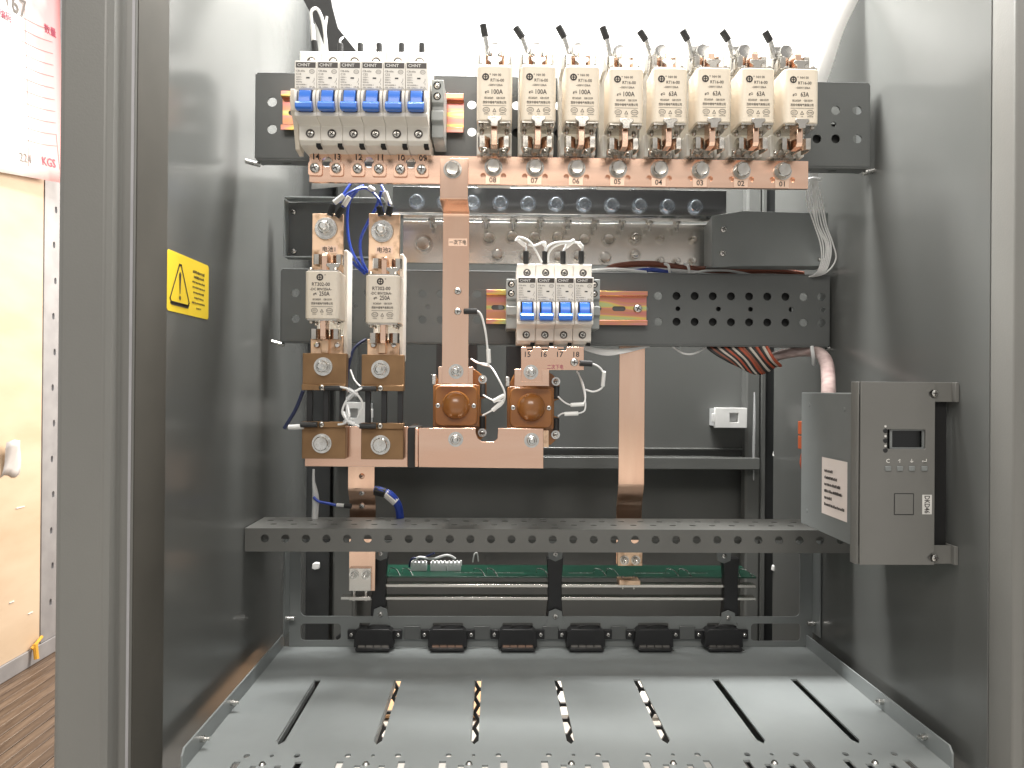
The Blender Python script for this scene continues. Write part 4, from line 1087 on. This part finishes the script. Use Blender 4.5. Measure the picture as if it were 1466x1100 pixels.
# ================================================================== contactors
for i, (px, py) in enumerate(((653, 581), (760, 584))):
    c = at(px, py, 722)
    t = thing('contactor', ['brown domed contactor under the strap marked 一次下电', 'brown domed contactor under the comb marked 二次下电'][i], 'contactor', c, 'two brown contactors')
    def base():
        g = G()
        g.prism([(-22, -18), (-22, 18), (-16, 31), (-12, 35), (16, 35), (22, 31), (28, 24), (28, 8), (23, 6), (23, -8), (28, -10), (28, -28), (20, -36), (-22, -36)], 'y', 14, 46)
        g.prism([(-22, -20), (-22, 19), (-18, 20), (18, 20), (22, 19), (22, -20)], 'y', 4, 14)
        return g.mesh('housing', 'bakelite')
    inst('ct_base', base, 'housing', t, c, 0.8)
    inst('ct_cover', lambda: G().prism(rrect(-20, 20, -19, 19, 6), 'y', -4, 4).mesh('cover', 'bakelite'), 'cover', t, c, 1.2)
    def dome():
        g = G(); r = 13.0
        g.lathe((0, 0, 0.5), [(r + 0.6, -3.6), (r, -5)] + [(r*math.cos(R(a_)), -5 - 11*math.sin(R(a_))) for a_ in range(10, 90, 10)] + [(0, -16)], seg=28); return g.mesh('dome', 'bakelite', 60)
    inst('ct_dome', dome, 'dome', t, c)
    for dx in (-16.7, 16.7): screw(t, c + Vector((dx, -4, 0)), 2.4, 'zinc', 1.4)
    inst('ct_term', lambda: G().box(-16, 16, 6, 14.5, 20.5, 36).mesh('terminal', 'copper'), 'terminal', t, c + Vector((0, -21, 0)), 0.4)
    inst('ct_term2', lambda: G().box(-16, 16, 4, 14, -36, -20.5).mesh('terminal', 'copper_aged'), 'terminal', t, c + Vector((0, -20, 0)), 0.4)
    inst('ct_foot', lambda: G().box(-22.5, 18, 46, 75, 6, 60).mesh('mounting_foot', 'black_plastic'), 'mounting_foot', t, c)
    inst('ct_clip', lambda: G().box(-23.5, -20, 10, 30, 20, 29).mesh('side_clip', 'zinc'), 'side_clip', t, c, 0.3)
    for dz in (25, -26):
        s_ = screw(t, c + Vector((24.5, 12, dz)), 2.6, 'zinc', 2.4)
        d = -1 if dz > 0 else 1
        g = G(c); g.lathe(c + Vector((24.5, 13.6, dz)), [(0, -1.2), (4.2, -1.2), (4.2, 0), (0, 0)], seg=16); g.done('ring_lug', 'zinc', t)
        g = G(c); g.tube([c + Vector((24.5, 9, dz + d*5)), c + Vector((24.5, 7, dz + d*16))], 3.0, 10); g.done('lug_sleeve', 'black_rubber', t)

# copper comb below the lower breakers
t = thing('copper_comb', 'small copper comb plate numbered 15 to 18 and marked 二次下电', 'busbar', at(790, 514, 708))
so = WL[t.name]; D = 706
pts = [(746, 497), (754, 497), (755, 502), (762, 502), (763, 497), (774, 497), (776, 502), (784, 502), (786, 497), (798, 497), (800, 502), (810, 502), (812, 497), (836, 497), (836, 530), (776, 530), (776, 547), (746, 547)]
q = [at(x, y, D) for x, y in pts]; g = G(so); g.prism([(v.x, v.z) for v in q], 'y', D, D + 3); g.done('plate', 'copper', t, 0.3)
for k in range(4):
    a = at(756 + 23*k, 500, D); g = G(so); g.box(a.x-3.5, a.x+3.5, D+3.1, D+40, a.z+0.5, a.z+2.2); g.done('tooth', 'copper', t)
    a = at(755.5 + 23.2*k, 507.5, D); lettering(Print().text(str(15+k), 0, 0, 5.0), 'ink', t, a + Vector((0, -0.3, 0)))
a = at(795, 525.5, D); lettering(Print().text('二次下电', 0, 0, 4.6, 15), 'ink_red', t, a + Vector((0, -0.3, 0)))
nut(t, at(760, 533, D), 4.8, 'zinc', 3)
sc_ = at(822, 519, D); screw(t, sc_, 3.8, 'zinc', 2.2)

# ================================================================== control module
MX0, MX1 = 277.0, 334.0
mz0, mz1 = at(1290, 809, 575).z, at(1290, 547, 575).z
t = thing('control_module', 'grey control module with small black screen mounted on the cabinet side', 'controller', (305, 620, mz0))
so = WL[t.name]
hl = [rrect(at(1274, 0, 575).x, at(1329, 0, 575).x, at(1300, 643, 575).z, at(1300, 615, 575).z, 1.0, 2)]
nz1, nz0 = at(1340, 558, 575).z, at(1340, 571, 575).z; mz_a, mz_b = at(1340, 792, 575).z, at(1340, 805, 575).z
xn = at(1333, 0, 575).x
out = [(MX0, mz0), (MX1, mz0), (MX1, mz_b), (xn+3, mz_b), (xn, mz_b + 2.5), (xn, mz_a - 2.5), (xn+3, mz_a), (MX1, mz_a), (MX1, nz0), (xn+3, nz0), (xn, nz0+2.5), (xn, nz1-2.5), (xn+3, nz1), (MX1, nz1), (MX1, mz1), (MX0, mz1)]
g = G(so); g.sheet(out, hl, 'y', 575, 577); fp = g.done('front_cover', 'paint_module', t, 0.25)
g = G(so); g.prism([(MX0 - 0.1, 577.2), (MX0 - 0.1, 583.5), (MX0 - 2.6, 586), (MX0 - 2.6, 578), (MX0 - 1.2, 575.6)], 'z', mz0, mz1); g.done('cover_edge', 'paint_module', t, 0.5)
g = G(so); g.box(MX0 - 1, MX1, 577.2, 586, mz1 - 1.5, mz1 - 0.1); g.box(MX0 - 1, MX1, 577.2, 586, mz0 + 0.1, mz0 + 1.5); g.done('cover_edge', 'paint_module', t, 0.3)
bz0, bz1 = at(1155, 749, 690).z, at(1155, 562, 690).z
g = G(so); g.box(MX0 + 1, MX1 + 2, 586, 690, bz0, bz1); g.done('case', 'paint_box', t, 0.8)
for za, zb4 in ((mz1 - 15, mz1), (mz0, mz0 + 14)):
    g = G(so); g.box(xn - 3, XR - 1.6, 579, 580.4, za, zb4); g.box(XR - 3, XR - 0.2, 574, 596, za, zb4); g.done('mounting_ear', 'paint_module', t, 0.3)
g = G(so); g.box(MX1 - 8, XR - 4, 584, 586, mz0 + 10, mz1 - 10); g.done('gap_shade_plate', 'black_hole', t)  # black plate standing in for the shade of the open gap
for py in (563.5, 798.5):
    a = at(1337, py, 579); screw(t, (a.x, 578.6, a.z), 3.0, 'zinc', 2)
a = at(1301, 629, 577)
g = G(so); g.cbox((a.x, 580, a.z), 29, 1.2, 15); sc2 = g.done('screen', 'screen_black', t)
g = G(so); g.sheet(rrect(a.x-14.4, a.x+14.4, a.z-7.4, a.z+7.4, 1), [rrect(a.x-12.6, a.x+10.6, a.z-6.2, a.z+6.4, 0.6)], 'y', 577.3, 578.6); g.done('screen_bezel', 'paint_box', t)
for py in (617, 631, 645):
    a = at(1267.5, py, 575); g = G(so); g.lathe((a.x, 575, a.z), [(0, -0.5), (1.5, -0.4), (1.9, 0), (0, 0)], seg=12); g.done('indicator_light', 'black_plastic', t)
    g = G(so); g.lathe((a.x, 574.9, a.z + 3.4), [(0, -0.1), (0.9, -0.1), (0.9, 0)], seg=10); g.done('indicator_mark', 'label_grey', t)
for k, (px, s) in enumerate(((1271, 'C'), (1288, '↑'), (1305, '↓'), (1323, '↵'))):
    a = at(px, 660, 575); lettering(Print().text(s, 0, 0, 3.0), 'ink_white', t, a + Vector((0, -0.25, 0)))
    a = at(px, 671, 575); g = G(so); g.cbox((a.x, 574.7, a.z), 4.6, 1.6, 3.8); g.done('button', 'paint_box', t, 0.5)
a = at(1294, 722, 575); g = G(so); g.sheet(rrect(a.x-7.6, a.x+7.6, a.z-8.2, a.z+8.2, .4, 1), [rrect(a.x-7.1, a.x+7.1, a.z-7.7, a.z+7.7, .3, 1)], 'y', 574.85, 575.0); g.done('port_outline', 'black_plastic', t)
g = G(so); g.cbox((a.x, 574.8, a.z), 13.8, 0.4, 15); g.done('port_cover', 'paint_module', t, 0.1)
a = at(1327, 722.5, 575); lb = lettering(Print().rect(-3.7, 3.7, -7.4, 7.4), 'label_grey', t, a + Vector((0, -0.2, 0)), name='name_label')
lettering(Print().text('DKD46', 0, 0, 4.2, 13.2, rot=-90), 'ink', lb, a + Vector((0, -0.4, 0)))
# type label on the case side
zl = CAM_Z - 81; st = Print().rect(-23.5, 23.5, -23.7, 23.7)
lb = lettering(st, 'label_pink', t, (MX0 + 0.8, 621.5, zl), 'left', 'type_label')
p = Print()
for k, w in enumerate((16, 24, 30, 33, 14, 36)):
    u = -18.0; zz_ = 13 - k*5.6
    while u < -18 + w: d = random.uniform(0.8, 2.0); p.rect(u, u+d, zz_ - 1.2, zz_ + random.uniform(0.4, 1.4)); u += d + random.uniform(0.3, 0.8)
lettering(p, 'ink', lb, (MX0 + 0.5, 621.5, zl), 'left')
for yy, z_2 in ((604, -16), (672, -14), (676, -108)):
    g = G(so); g.lathe((MX0 + 1, yy, CAM_Z + z_2), [(0, -0.4), (1.4, -0.3), (1.8, 0)], 'x', 10); g.done('case_screw', 'paint_box', t)
# orange plug behind the module
t = thing('orange_terminal_plug', 'orange terminal plug with red wires at the back of the control module', 'plug', at(1150, 620, 694))
so = WL[t.name]
for py in (613, 634):
    a = at(1151, py, 694); g = G(so); g.cbox((a.x + 2, 696, a.z), 9, 12, 12); g.done('plug_body', 'orange_plug', t, 0.5)
    g = G(so); g.cbox((a.x + 0.5, 689.8, a.z - 1), 5, 1, 5); g.done('plug_hole', 'black_hole', t)
a = at(1153, 640, 696); b = at(1148, 668, 700); g = G(so); g.tube([a, at(1148, 655, 700), b, at(1156, 680, 704), at(1166, 672, 706)], 1.6); g.tube([a + Vector((2, 2, 0)), at(1151, 655, 704), b + Vector((3, 3, 4)), at(1160, 675, 708)], 1.4); g.done('plug_wire', 'wire_red', t)
# ================================================================== white sheet behind the upper row
t0 = at(850, 60, 800)
g = G((t0.x, 850, t0.z)); NI, NJ = 44, 26
vs = []
for j in range(NJ + 1):
    row = []
    for i in range(NI + 1):
        w = j / NJ; u = i / NI
        z = CAM_Z + 240 + w * 330
        xl_ = -226 + 5*math.sin(w*5); xr2 = min(288 + 150*w, 400) + 4*math.sin(w*14); xr2 = min(xr2, 349)
        x = xl_ + (xr2 - xl_) * u
        y = 729 + 18*w*w + 5*math.sin(u*9 + w*3) + 2.5*math.sin(u*23 + 2*w) + 4*noise.noise((x*0.012, z*0.016, 3)) + 215*(1-u)**1.2
        row.append(g.v((x, y, z)))
    vs.append(row)
for j in range(NJ):
    for i in range(NI): g.f([vs[j][i], vs[j][i+1], vs[j+1][i+1], vs[j+1][i]])
o = tag(g.done('foam_sheet', 'foam'), 'bright white foam wrap hanging behind the upper row of fuses', 'foam sheet')
o.modifiers.new('thick', 'SOLIDIFY').thickness = 0.0012

# black strap behind the upper breakers
g = G(at(470, 40, 760))
q = [(432, 0, 775), (470, 0, 775), (484, 28, 768), (497, 60, 762), (514, 74, 760), (470, 78, 762), (462, 55, 766)]
pts = [at(432 - 20, -40, 770), at(468, -40, 770), at(476, 10, 770), at(484, 40, 770), at(514, 78, 770), at(470, 82, 770), at(455, 40, 770), at(440, 10, 770)]
g.prism([(v.x, v.z) for v in pts], 'y', 770, 773)
tag(g.done('black_strap', 'black_rubber', None, 0.5), 'black plastic strap hanging behind the white breakers', 'strap')
g = G(at(500, 60, 770)); pts = [at(484, 48, 764), at(512, 76, 764), at(492, 78, 764)]
g.prism([(v.x, v.z) for v in pts], 'y', 764, 766); tag(g.done('strap_end', 'black_rubber'), 'pointed cut end of black strap behind the breakers', 'strap')

# ================================================================== wires
W = lambda *ps: [at(*p) for p in ps]
# jumper on top of the upper breakers
for i in range(6):
    a = at(450 + 31.2*i + (0 if i else 0), 76, 655); b = at(450 + 31*i, 62, 656)
    if i == 0:
        wire('jumper_wire', W((450, 70, 655), (450, 62, 655), (446, 30, 655), (446, 16, 655), (454, 13, 655), (462, 30, 655), (466, 55, 655), (468, 76, 657)), 1.3, 'wire_white',
             'white jumper wire looping high above the sixth breaker from the upper grey end clamp', 'wire', 'jumper wires on the upper breakers',
             sleeves=[(at(449, 60, 655), at(447.5, 36, 655), 1.95, 'white_plastic', 'marker_sleeve'), (at(452, 78, 655), at(450, 59, 655), 2.7, 'black_rubber', 'sleeve')])
        wire('jumper_wire', W((466, 76, 657), (465, 50, 658), (468, 24, 660)), 1.0, 'wire_white', 'thin white wire standing up between two breakers', 'wire')
    else:
        px = [0, 487, 516, 543, 575, 604][i]
        t = thing('ferrule_sleeve', 'black sleeved wire end on the %s breaker from the upper grey end clamp' % ORD[5-i], 'wire end', at(px, 76, 655), 'black wire ends on the upper breakers')
        so = WL[t.name]; g = G(so); g.tube(W((px, 78, 655), (px, 63, 656)), 2.5, 10); g.done('sleeve', 'black_rubber', t, 0.4)
        g = G(so); g.tube(W((px, 64, 656), (px, 58, 658), (px + 4, 54, 680)), 0.9, 6); g.done('conductor', 'wire_white', t)
# white jumpers above the lower breakers
LB = [(753, 366), (780, 366), (806, 366), (832, 366)]
for i, (px, py) in enumerate(LB):
    paths = [W((753, 362, 740), (752, 352, 740), (742, 344, 738), (738, 345, 738), (744, 340, 738), (760, 348, 738), (776, 376, 738)),
             W((780, 362, 740), (780, 352, 740), (779, 347, 738), (765, 352, 738), (756, 350, 738)),
             W((806, 362, 740), (810, 354, 740), (822, 344, 738), (814, 347, 738), (796, 352, 738), (786, 362, 738), (785, 376, 738)),
             W((832, 362, 740), (834, 354, 740), (828, 348, 738), (800, 347, 738), (786, 352, 738), (781, 360, 738))]
    sl = [(at(px, 378, 740), at(px, 360, 740), 2.7, 'black_rubber', 'sleeve')]
    a = paths[i][2]; b = paths[i][3] if i != 3 else paths[i][2] + Vector((-4, 0, 3))
    sl.append((paths[i][1] + Vector((0, 0, 0)), paths[i][2], 2.0, 'white_plastic', 'marker_sleeve'))
    wire('jumper_wire', paths[i], 1.05, 'wire_white', 'white jumper wire with black sleeve on the %s breaker counted from number 15' % ORD[i], 'wire', 'jumper wires on the lower breakers', sleeves=sl)
# blue wires to the battery fuses
BW = [('first', W((475, 303, 716), (480, 292, 716), (490, 284, 716), (505, 274, 718), (525, 270, 722), (542, 285, 716), (548, 304, 714)), [((472, 309), (477, 293)), ((478, 291), (492, 280))], 'blue wire arching between the two battery fuse terminals'),
      ('second', W((485, 305, 716), (493, 292, 716), (497, 284, 718), (505, 274, 722), (520, 266, 740)), [((482, 311), (491, 298)), ((492, 295), (500, 282))], 'blue wire with marked white sleeve leaving the terminal marked 电池1'),
      ('third', W((557, 308, 714), (558, 298, 714), (552, 278, 716), (546, 266, 724)), [((556, 309), (559, 296)), ((558, 294), (551, 275))], 'blue wire with white sleeve rising from the terminal marked 电池2')]
for nm, pts, sl, lab in BW:
    s2 = [(at(*sl[0][0], 715), at(*sl[0][1], 715), 3.0, 'black_rubber', 'sleeve'), (at(*sl[1][0], 715.5), at(*sl[1][1], 716), 2.5, 'white_plastic', 'marker_sleeve')]
    wire('blue_wire', pts, 1.3, 'wire_blue', lab, 'wire', 'blue battery wires', sleeves=s2)
t_ = at(546, 309, 714); g = G(t_); g.tube([t_, at(543, 296, 714)], 3.0, 10); tag(g.done('wire_sleeve', 'black_rubber', None, 0.3), 'black wire sleeve on the washer of the terminal marked 电池2', 'sleeve')
t_ = at(533, 272, 720); g = G(t_); g.tube([at(528, 268, 720), at(536, 274, 720)], 2.4, 10); tag(g.done('wire_sleeve', 'white_plastic', None, 0.3), 'loose white marker sleeve under the long copper bar', 'sleeve')
wire('blue_wire', W((512, 272, 770), (500, 290, 775), (497, 320, 775), (502, 355, 775), (515, 380, 780), (524, 390, 790)), 1.5, 'wire_blue', 'dark blue wire curving down between the battery fuses', 'wire', 'blue battery wires')
wire('blue_wire', W((546, 274, 765), (538, 298, 770), (526, 320, 775), (516, 345, 778), (518, 372, 782), (526, 390, 790)), 1.5, 'wire_blue', 'bright blue wire curving down beside the holder marked 电池2', 'wire', 'blue battery wires')
wire('blue_wire', W((486, 290, 780), (494, 275, 782), (503, 262, 786)), 1.4, 'wire_blue', 'short blue wire rising behind the battery terminals', 'wire', 'blue battery wires')
wire('blue_wire', W((504, 375, 778), (512, 383, 780), (522, 392, 788)), 1.5, 'wire_blue', 'short blue wire dropping behind the lower mounting plate', 'wire', 'blue battery wires')
# dark wire pair beside the right shunt
wire('black_wire', W((524, 486, 770), (508, 498, 765), (500, 520, 760), (497, 545, 755), (498, 560, 745)), 1.5, 'wire_navy', 'dark wire dropping between the two shunts', 'wire')
wire('white_wire', W((502, 530, 760), (508, 545, 750), (519, 556, 735)), 0.9, 'wire_white', 'thin white wire reaching the right shunt', 'wire')
# transparent sense leads between the shunts
g0 = at(505, 580, 706)
SL = [('upper left', W((484, 554, 706), (498, 557, 702), (512, 566, 702), (519, 580, 706), (512, 598, 710))), ('upper right', W((521, 555, 706), (510, 560, 702), (497, 572, 704), (490, 590, 706), (497, 603, 708))),
      ('lower left', W((484, 608, 706), (493, 606, 704), (500, 596, 704), (497, 580, 710))), ('lower right', W((519, 612, 706), (508, 608, 703), (497, 602, 703), (492, 590, 708)))]
for k, (nm, pts) in enumerate(SL):
    wire('sense_lead', pts, 1.0, 'wire_white', 'white sense lead with pale sleeve at the %s end of the shunts' % ['upper battery', 'upper inner', 'lower battery', 'lower inner'][k], 'wire', 'sense leads of the shunts',
         sleeves=[(pts[1], pts[2], 2.2, 'clear_plastic', 'marker_sleeve')])
wire('blue_wire', W((434, 560, 745), (424, 585, 745), (413, 604, 745), (407, 614, 745)), 1.8, 'wire_navy', 'dark blue wire end hanging beside the left shunt', 'wire', 'blue battery wires')
a = at(415, 612, 716); g = G(a); g.tube(W((414, 612, 716), (434, 611, 710)), 2.4, 10); tag(g.done('wire_sleeve', 'white_plastic', None, 0.3), 'white marker sleeve on the black lug of the left shunt', 'sleeve')
# grey white clear cable left of the down strap
wire('clear_cable', W((449, 672, 800), (449, 690, 800), (452, 715, 800), (450, 755, 800)), [1.2, 1.6, 3.6, 3.2], 'pale_grey_plastic', 'pale translucent cable hanging behind the left shunt', 'cable')
wire('blue_wire', W((449, 712, 796), (456, 718, 794), (470, 721, 792), (484, 724, 790), (500, 724, 788)), 1.4, 'wire_blue', 'thin blue wire crossing to the left copper down strap', 'wire', 'blue battery wires', sleeves=[(at(482, 723, 790), at(494, 724, 789), 1.8, 'white_plastic', 'marker_sleeve'), (at(493, 724, 789), at(503, 725, 788), 2.6, 'black_rubber', 'sleeve')])
pts = W((537, 701, 800), (548, 704, 798), (560, 710, 798), (570, 724, 800), (573, 742, 806))
wire('battery_cable', pts, 4.2, 'wire_blue', 'thick blue cable with black and white sleeves beside the left copper strap', 'cable', sleeves=[(at(537, 702, 800), at(553, 706, 798), 5.0, 'black_rubber', 'sleeve'), (at(552, 705.5, 798), at(567, 719, 799), 4.8, 'white_plastic', 'marker_sleeve')])
# contactor coil wires
wire('coil_wire', W((668, 446, 700), (686, 447, 698), (694, 470, 698), (698, 500, 700), (699, 520, 702), (701, 525, 702)), 1.0, 'wire_white', 'white wire with black sleeve screwed to the stepped copper strap', 'wire', 'coil wires', sleeves=[(at(664, 446, 699), at(683, 446, 698), 2.6, 'black_rubber', 'sleeve'), (at(699, 500, 701), at(700, 520, 702), 1.95, 'white_plastic', 'marker_sleeve')])
wire('coil_wire', W((676, 515, 735), (684, 520, 728), (700, 523, 715), (712, 540, 705), (722, 560, 704), (721, 572, 704), (708, 574, 706), (692, 566, 716)), 0.75, 'wire_white', 'white coil wire looping to the upper screw of the first contactor', 'wire', 'coil wires', sleeves=[(at(706, 575, 706), at(722, 566, 704), 1.9, 'white_plastic', 'marker_sleeve')])
wire('coil_wire', W((674, 514, 738), (690, 522, 730), (704, 527, 718), (716, 548, 708), (723, 566, 706), (718, 580, 706), (704, 588, 708), (691, 595, 716)), 0.75, 'wire_white', 'white coil wire looping to the lower screw of the first contactor', 'wire', 'coil wires', sleeves=[(at(705, 588, 708), at(720, 575, 706), 1.95, 'white_plastic', 'marker_sleeve')])
wire('coil_wire', W((799, 568, 716), (808, 576, 712), (818, 580, 710), (834, 578, 712), (838, 568, 716), (834, 548, 722), (826, 532, 730)), 0.75, 'wire_white', 'white coil wire from the upper screw of the second contactor', 'wire', 'coil wires', sleeves=[(at(817, 580, 710), at(836, 579, 712), 1.9, 'white_plastic', 'marker_sleeve')])
wire('coil_wire', W((799, 596, 716), (806, 592, 713), (818, 592, 712), (832, 591, 712), (838, 584, 715), (836, 560, 722), (828, 534, 732)), 0.75, 'wire_white', 'white coil wire from the lower screw of the second contactor', 'wire', 'coil wires', sleeves=[(at(808, 593, 712), at(828, 592, 711), 2.0, 'white_plastic', 'marker_sleeve')])
wire('coil_wire', W((830, 520, 704), (848, 521, 704), (860, 528, 706), (865, 540, 708), (862, 555, 712), (850, 561, 716), (838, 558, 722)), 0.9, 'wire_white', 'white wire loop with black sleeve screwed to the copper comb', 'wire', 'coil wires', sleeves=[(at(830, 520, 704), at(848, 521, 704), 2.8, 'black_rubber', 'sleeve'), (at(865, 532, 706), at(863, 553, 711), 1.9, 'white_plastic', 'marker_sleeve')])
# white wire bundle on the right
for k in range(7):
    d = random.uniform(-3, 3); e = random.uniform(-2, 2)
    pts = W((1161 + k*1.8, 236, 730), (1160 + k*1.6, 260, 735), (1156 + k*3.0 + d, 285, 742), (1165 + k*2.8 + e, 322, 760), (1175 + k*2.6 + d*0.6, 348, 768), (1176 + k*2.4 + (6 if k == 6 else 0), 372, 775), (1168 + k*2, 392, 785), (1150, 398 , 800))
    wire('signal_wire', pts, 0.75, 'wire_white', 'thin white wire of the bundle hanging below the upper mounting plate', 'wire', 'white signal wires on the right', seg=6)
a = at(1163, 258, 733); g = G(a); g.tube(W((1156, 257, 730), (1164, 255, 728), (1174, 257, 732)), 1.4, 6); tag(g.done('cable_tie', 'wire_white'), 'white cable tie around the thin wire bundle below the upper mounting plate', 'cable tie')
# cables lying on the lower mounting plate
wire('brown_cable', W((855, 396, 815), (880, 382, 815), (930, 378, 818), (980, 384, 820), (1040, 388, 820), (1110, 388, 824), (1150, 393, 826)), 3.4, 'wire_brown', 'brown cable lying along the top of the lower mounting plate', 'cable')
wire('brown_cable', W((900, 392, 822), (960, 381, 826), (1020, 386, 828), (1090, 384, 828), (1130, 390, 828)), 2.8, 'wire_brown', 'second thinner brown cable behind the first on the lower plate', 'cable')
for k, (x0, x1, m, lab) in enumerate(((838, 925, 'wire_white', 'white cable lying on the lower plate beside the four breakers'), (905, 960, 'wire_blue', 'short blue cable lying on the lower plate beside the four breakers'), (870, 1000, 'wire_white', 'long white cable tucked behind the lower mounting plate'))):
    wire('plate_cable', W((x0, 389, 808 + 5*k), ((x0+x1)/2, 386.5, 806 + 5*k), (x1, 391, 808 + 5*k)), 2.4, m, lab, 'cable')
wire('white_wire', W((985, 393, 806), (1010, 388, 804), (1045, 388, 804), (1080, 395, 806)), 1.3, 'wire_white', 'thin white wire arching over the edge of the lower plate', 'wire')
for px in (955, 983):
    a = at(px, 386, 806); g = G(a); g.tube(W((px - 3, 378, 812), (px + 2, 381, 806), (px + 4, 392, 806)), 1.6, 6); tag(g.done('cable_tie', 'wire_white'), 'white cable tie on the brown cables %s' % ('nearer the four breakers' if px == 955 else 'nearer the cover bracket'), 'cable tie')
# thin wires under the lower plate
for k in range(6):
    wire('signal_wire', W((838 - k*3, 496, 800), (862, 500 + k*1.6, 802), (890, 500 + k*1.2, 802), (930, 496, 804)), 0.7, 'wire_white', 'thin white wire running under the lower mounting plate', 'wire', 'thin wires under the lower plate', seg=6)
wire('white_wire', W((960, 494, 806), (978, 506, 804), (995, 506, 804), (1012, 496, 806)), 1.0, 'wire_white', 'thin white wire sagging under the lower plate beside the striped harness', 'wire')
# striped harness
cols = ['black_rubber', 'wire_brown', 'black_rubber', 'wire_beige', 'black_rubber', 'wire_red', 'black_rubber', 'wire_beige', 'black_rubber', 'wire_red', 'wire_brown', 'black_rubber', 'wire_beige', 'black_rubber', 'wire_red', 'black_rubber', 'wire_beige', 'wire_red']
names = {'wire_red': 'red', 'black_rubber': 'black', 'wire_beige': 'beige', 'wire_brown': 'brown'}
for k, c_ in enumerate(cols):
    px = 1010 + k*4.9
    drop = 522 + 11*math.sin(math.pi*min(k/15, 1))
    pts = W((px, 490, 806), (px + 6, 500, 800 - 0.5*k), (px + 14 + (17-k)*0.8, 514, 796 - 0.4*k), (px + 24 + (17-k)*1.6, drop + 2, 799), (1092 + k*0.8, 522 - k*0.6, 808), (1120, 512 - k*0.6, 814))
    wire('harness_wire', pts, 1.7, c_, '%s insulated wire of the striped harness under the lower plate' % names[c_], 'wire', '%s wires of the striped harness' % names[c_], seg=8)
# sleeved cable to the module
pts = W((1085, 520, 812), (1115, 509, 812), (1150, 503, 806), (1172, 506, 790), (1183, 520, 760), (1186, 545, 720), (1186, 572, 680))
t = thing('sleeved_cable', 'pinkish sleeved cable bending down into the top of the control module', 'cable', pts[3])
g = G(pts[3]); g.tube(pts, [5.0, 5.4, 5.8, 6.4, 6.8, 6.6, 6.4], 12); g.done('sleeve', 'sleeve_pink', t)
a = at(1164, 509, 795); g = G(pts[3]); g.tube(W((1162, 496, 785), (1164, 510, 783), (1165, 522, 788)), 2.0, 6); g.done('cable_tie', 'pale_grey_plastic', t)

# ================================================================== small things at the back
def latch(px0, px1, py0, py1, D, label, flip):
    a = at((px0+px1)/2, (py0+py1)/2, D); w, h = mm(px1-px0, D), mm(py1-py0, D)
    t = thing('door_latch', label, 'latch', a)
    hx_ = a.x + (4 if flip else -2)
    g = G(a); g.sheet([(a.x-w/2, a.z-h/2), (a.x+w/2, a.z-h/2), (a.x+w/2, a.z+h/2), (a.x-w/2, a.z+h/2)], [[(hx_-5.5, a.z-6), (hx_+5.5, a.z-6), (hx_+5.5, a.z+6), (hx_-5.5, a.z+6)]], 'y', D, D + 5); g.done('case', 'white_plastic', t, 0.6)
    g = G(a); g.box(a.x-w/2+2, a.x+w/2-2, D+5.1, 1009.5, a.z-h/2+2, a.z+h/2-2); g.done('back', 'pale_grey_plastic', t)
    g = G(a); s = -1 if flip else 1; xe = a.x + s*w/2
    g.box(min(xe, xe+s*3), max(xe, xe+s*3), D, D+5, a.z-5.5, a.z+5.5); g.done('catch', 'white_plastic', t, 0.5)
latch(1023, 1070, 584, 613, 978, 'white latch block with a square hole on the back panel by the rear post', True)
latch(486, 530, 576, 608, 978, 'white latch block with a square hole behind the two shunts', False)
for px, py, D, lab in ((1112, 650, 958, 'small white clip on the rear edge beside the orange plug'), (1110, 814, 955, 'small white clip seen through the right frame window'), (450, 811, 985, 'small white clip seen through the left frame window')):
    a = at(px, py, D); g = G(a); g.prism([(a.x-3.5, a.z-3), (a.x-2.5, a.z+3), (a.x+1, a.z+4.5), (a.x+6, a.z+4), (a.x+6, a.z-3.5), (a.x, a.z-4.5)], 'y', D, D+6)
    tag(g.done('cable_clip', 'white_plastic', None, 0.8), lab, 'clip')
wire('clear_cable', W((1080, 562, 985), (1080, 600, 983), (1079, 640, 983), (1079, 688, 985)), [0.8, 1.8, 2.0, 0.8], 'clear_plastic', 'clear cable strip on the rear post beside the white latch', 'cable')
wire('white_wire', W((590, 806, 878), (600, 798, 872), (620, 800, 870), (640, 795, 866), (652, 800, 868)), 1.4, 'wire_white', 'white wire lying on the green circuit board headers', 'wire')
wire('black_wire', W((586, 812, 876), (590, 800, 874), (606, 799, 872), (622, 792, 868)), 1.2, 'wire_navy', 'dark wire lying on the green circuit board headers', 'wire')
wire('white_wire', W((677, 805, 868), (679, 794, 866), (683, 792, 866), (685, 804, 868)), 0.7, 'wire_white', 'small white wire loop standing on the green circuit board', 'wire')
wire('black_wire', W((482, 914, 842), (495, 905, 842), (512, 898, 844)), 2.0, 'black_rubber', 'black cable behind the connector beside the empty left frame window', 'wire')

# white packing sheet on the floor behind the honeycomb vent
g = G((110, 1220, 0)); g.box(10, 330, 1090, 1420, 0.5, 5)
tag(g.done('packing_sheet', 'foam', None, 0.5), 'white packing sheet on the floor seen through the honeycomb vent', 'foam sheet')
g = G((-110, 1220, 0)); g.box(-280, -2, 1090, 1420, 0.5, 5)
tag(g.done('cardboard_sheet', 'cardboard', None, 0.5), 'brown cardboard sheet on the floor seen through the honeycomb vent', 'cardboard')
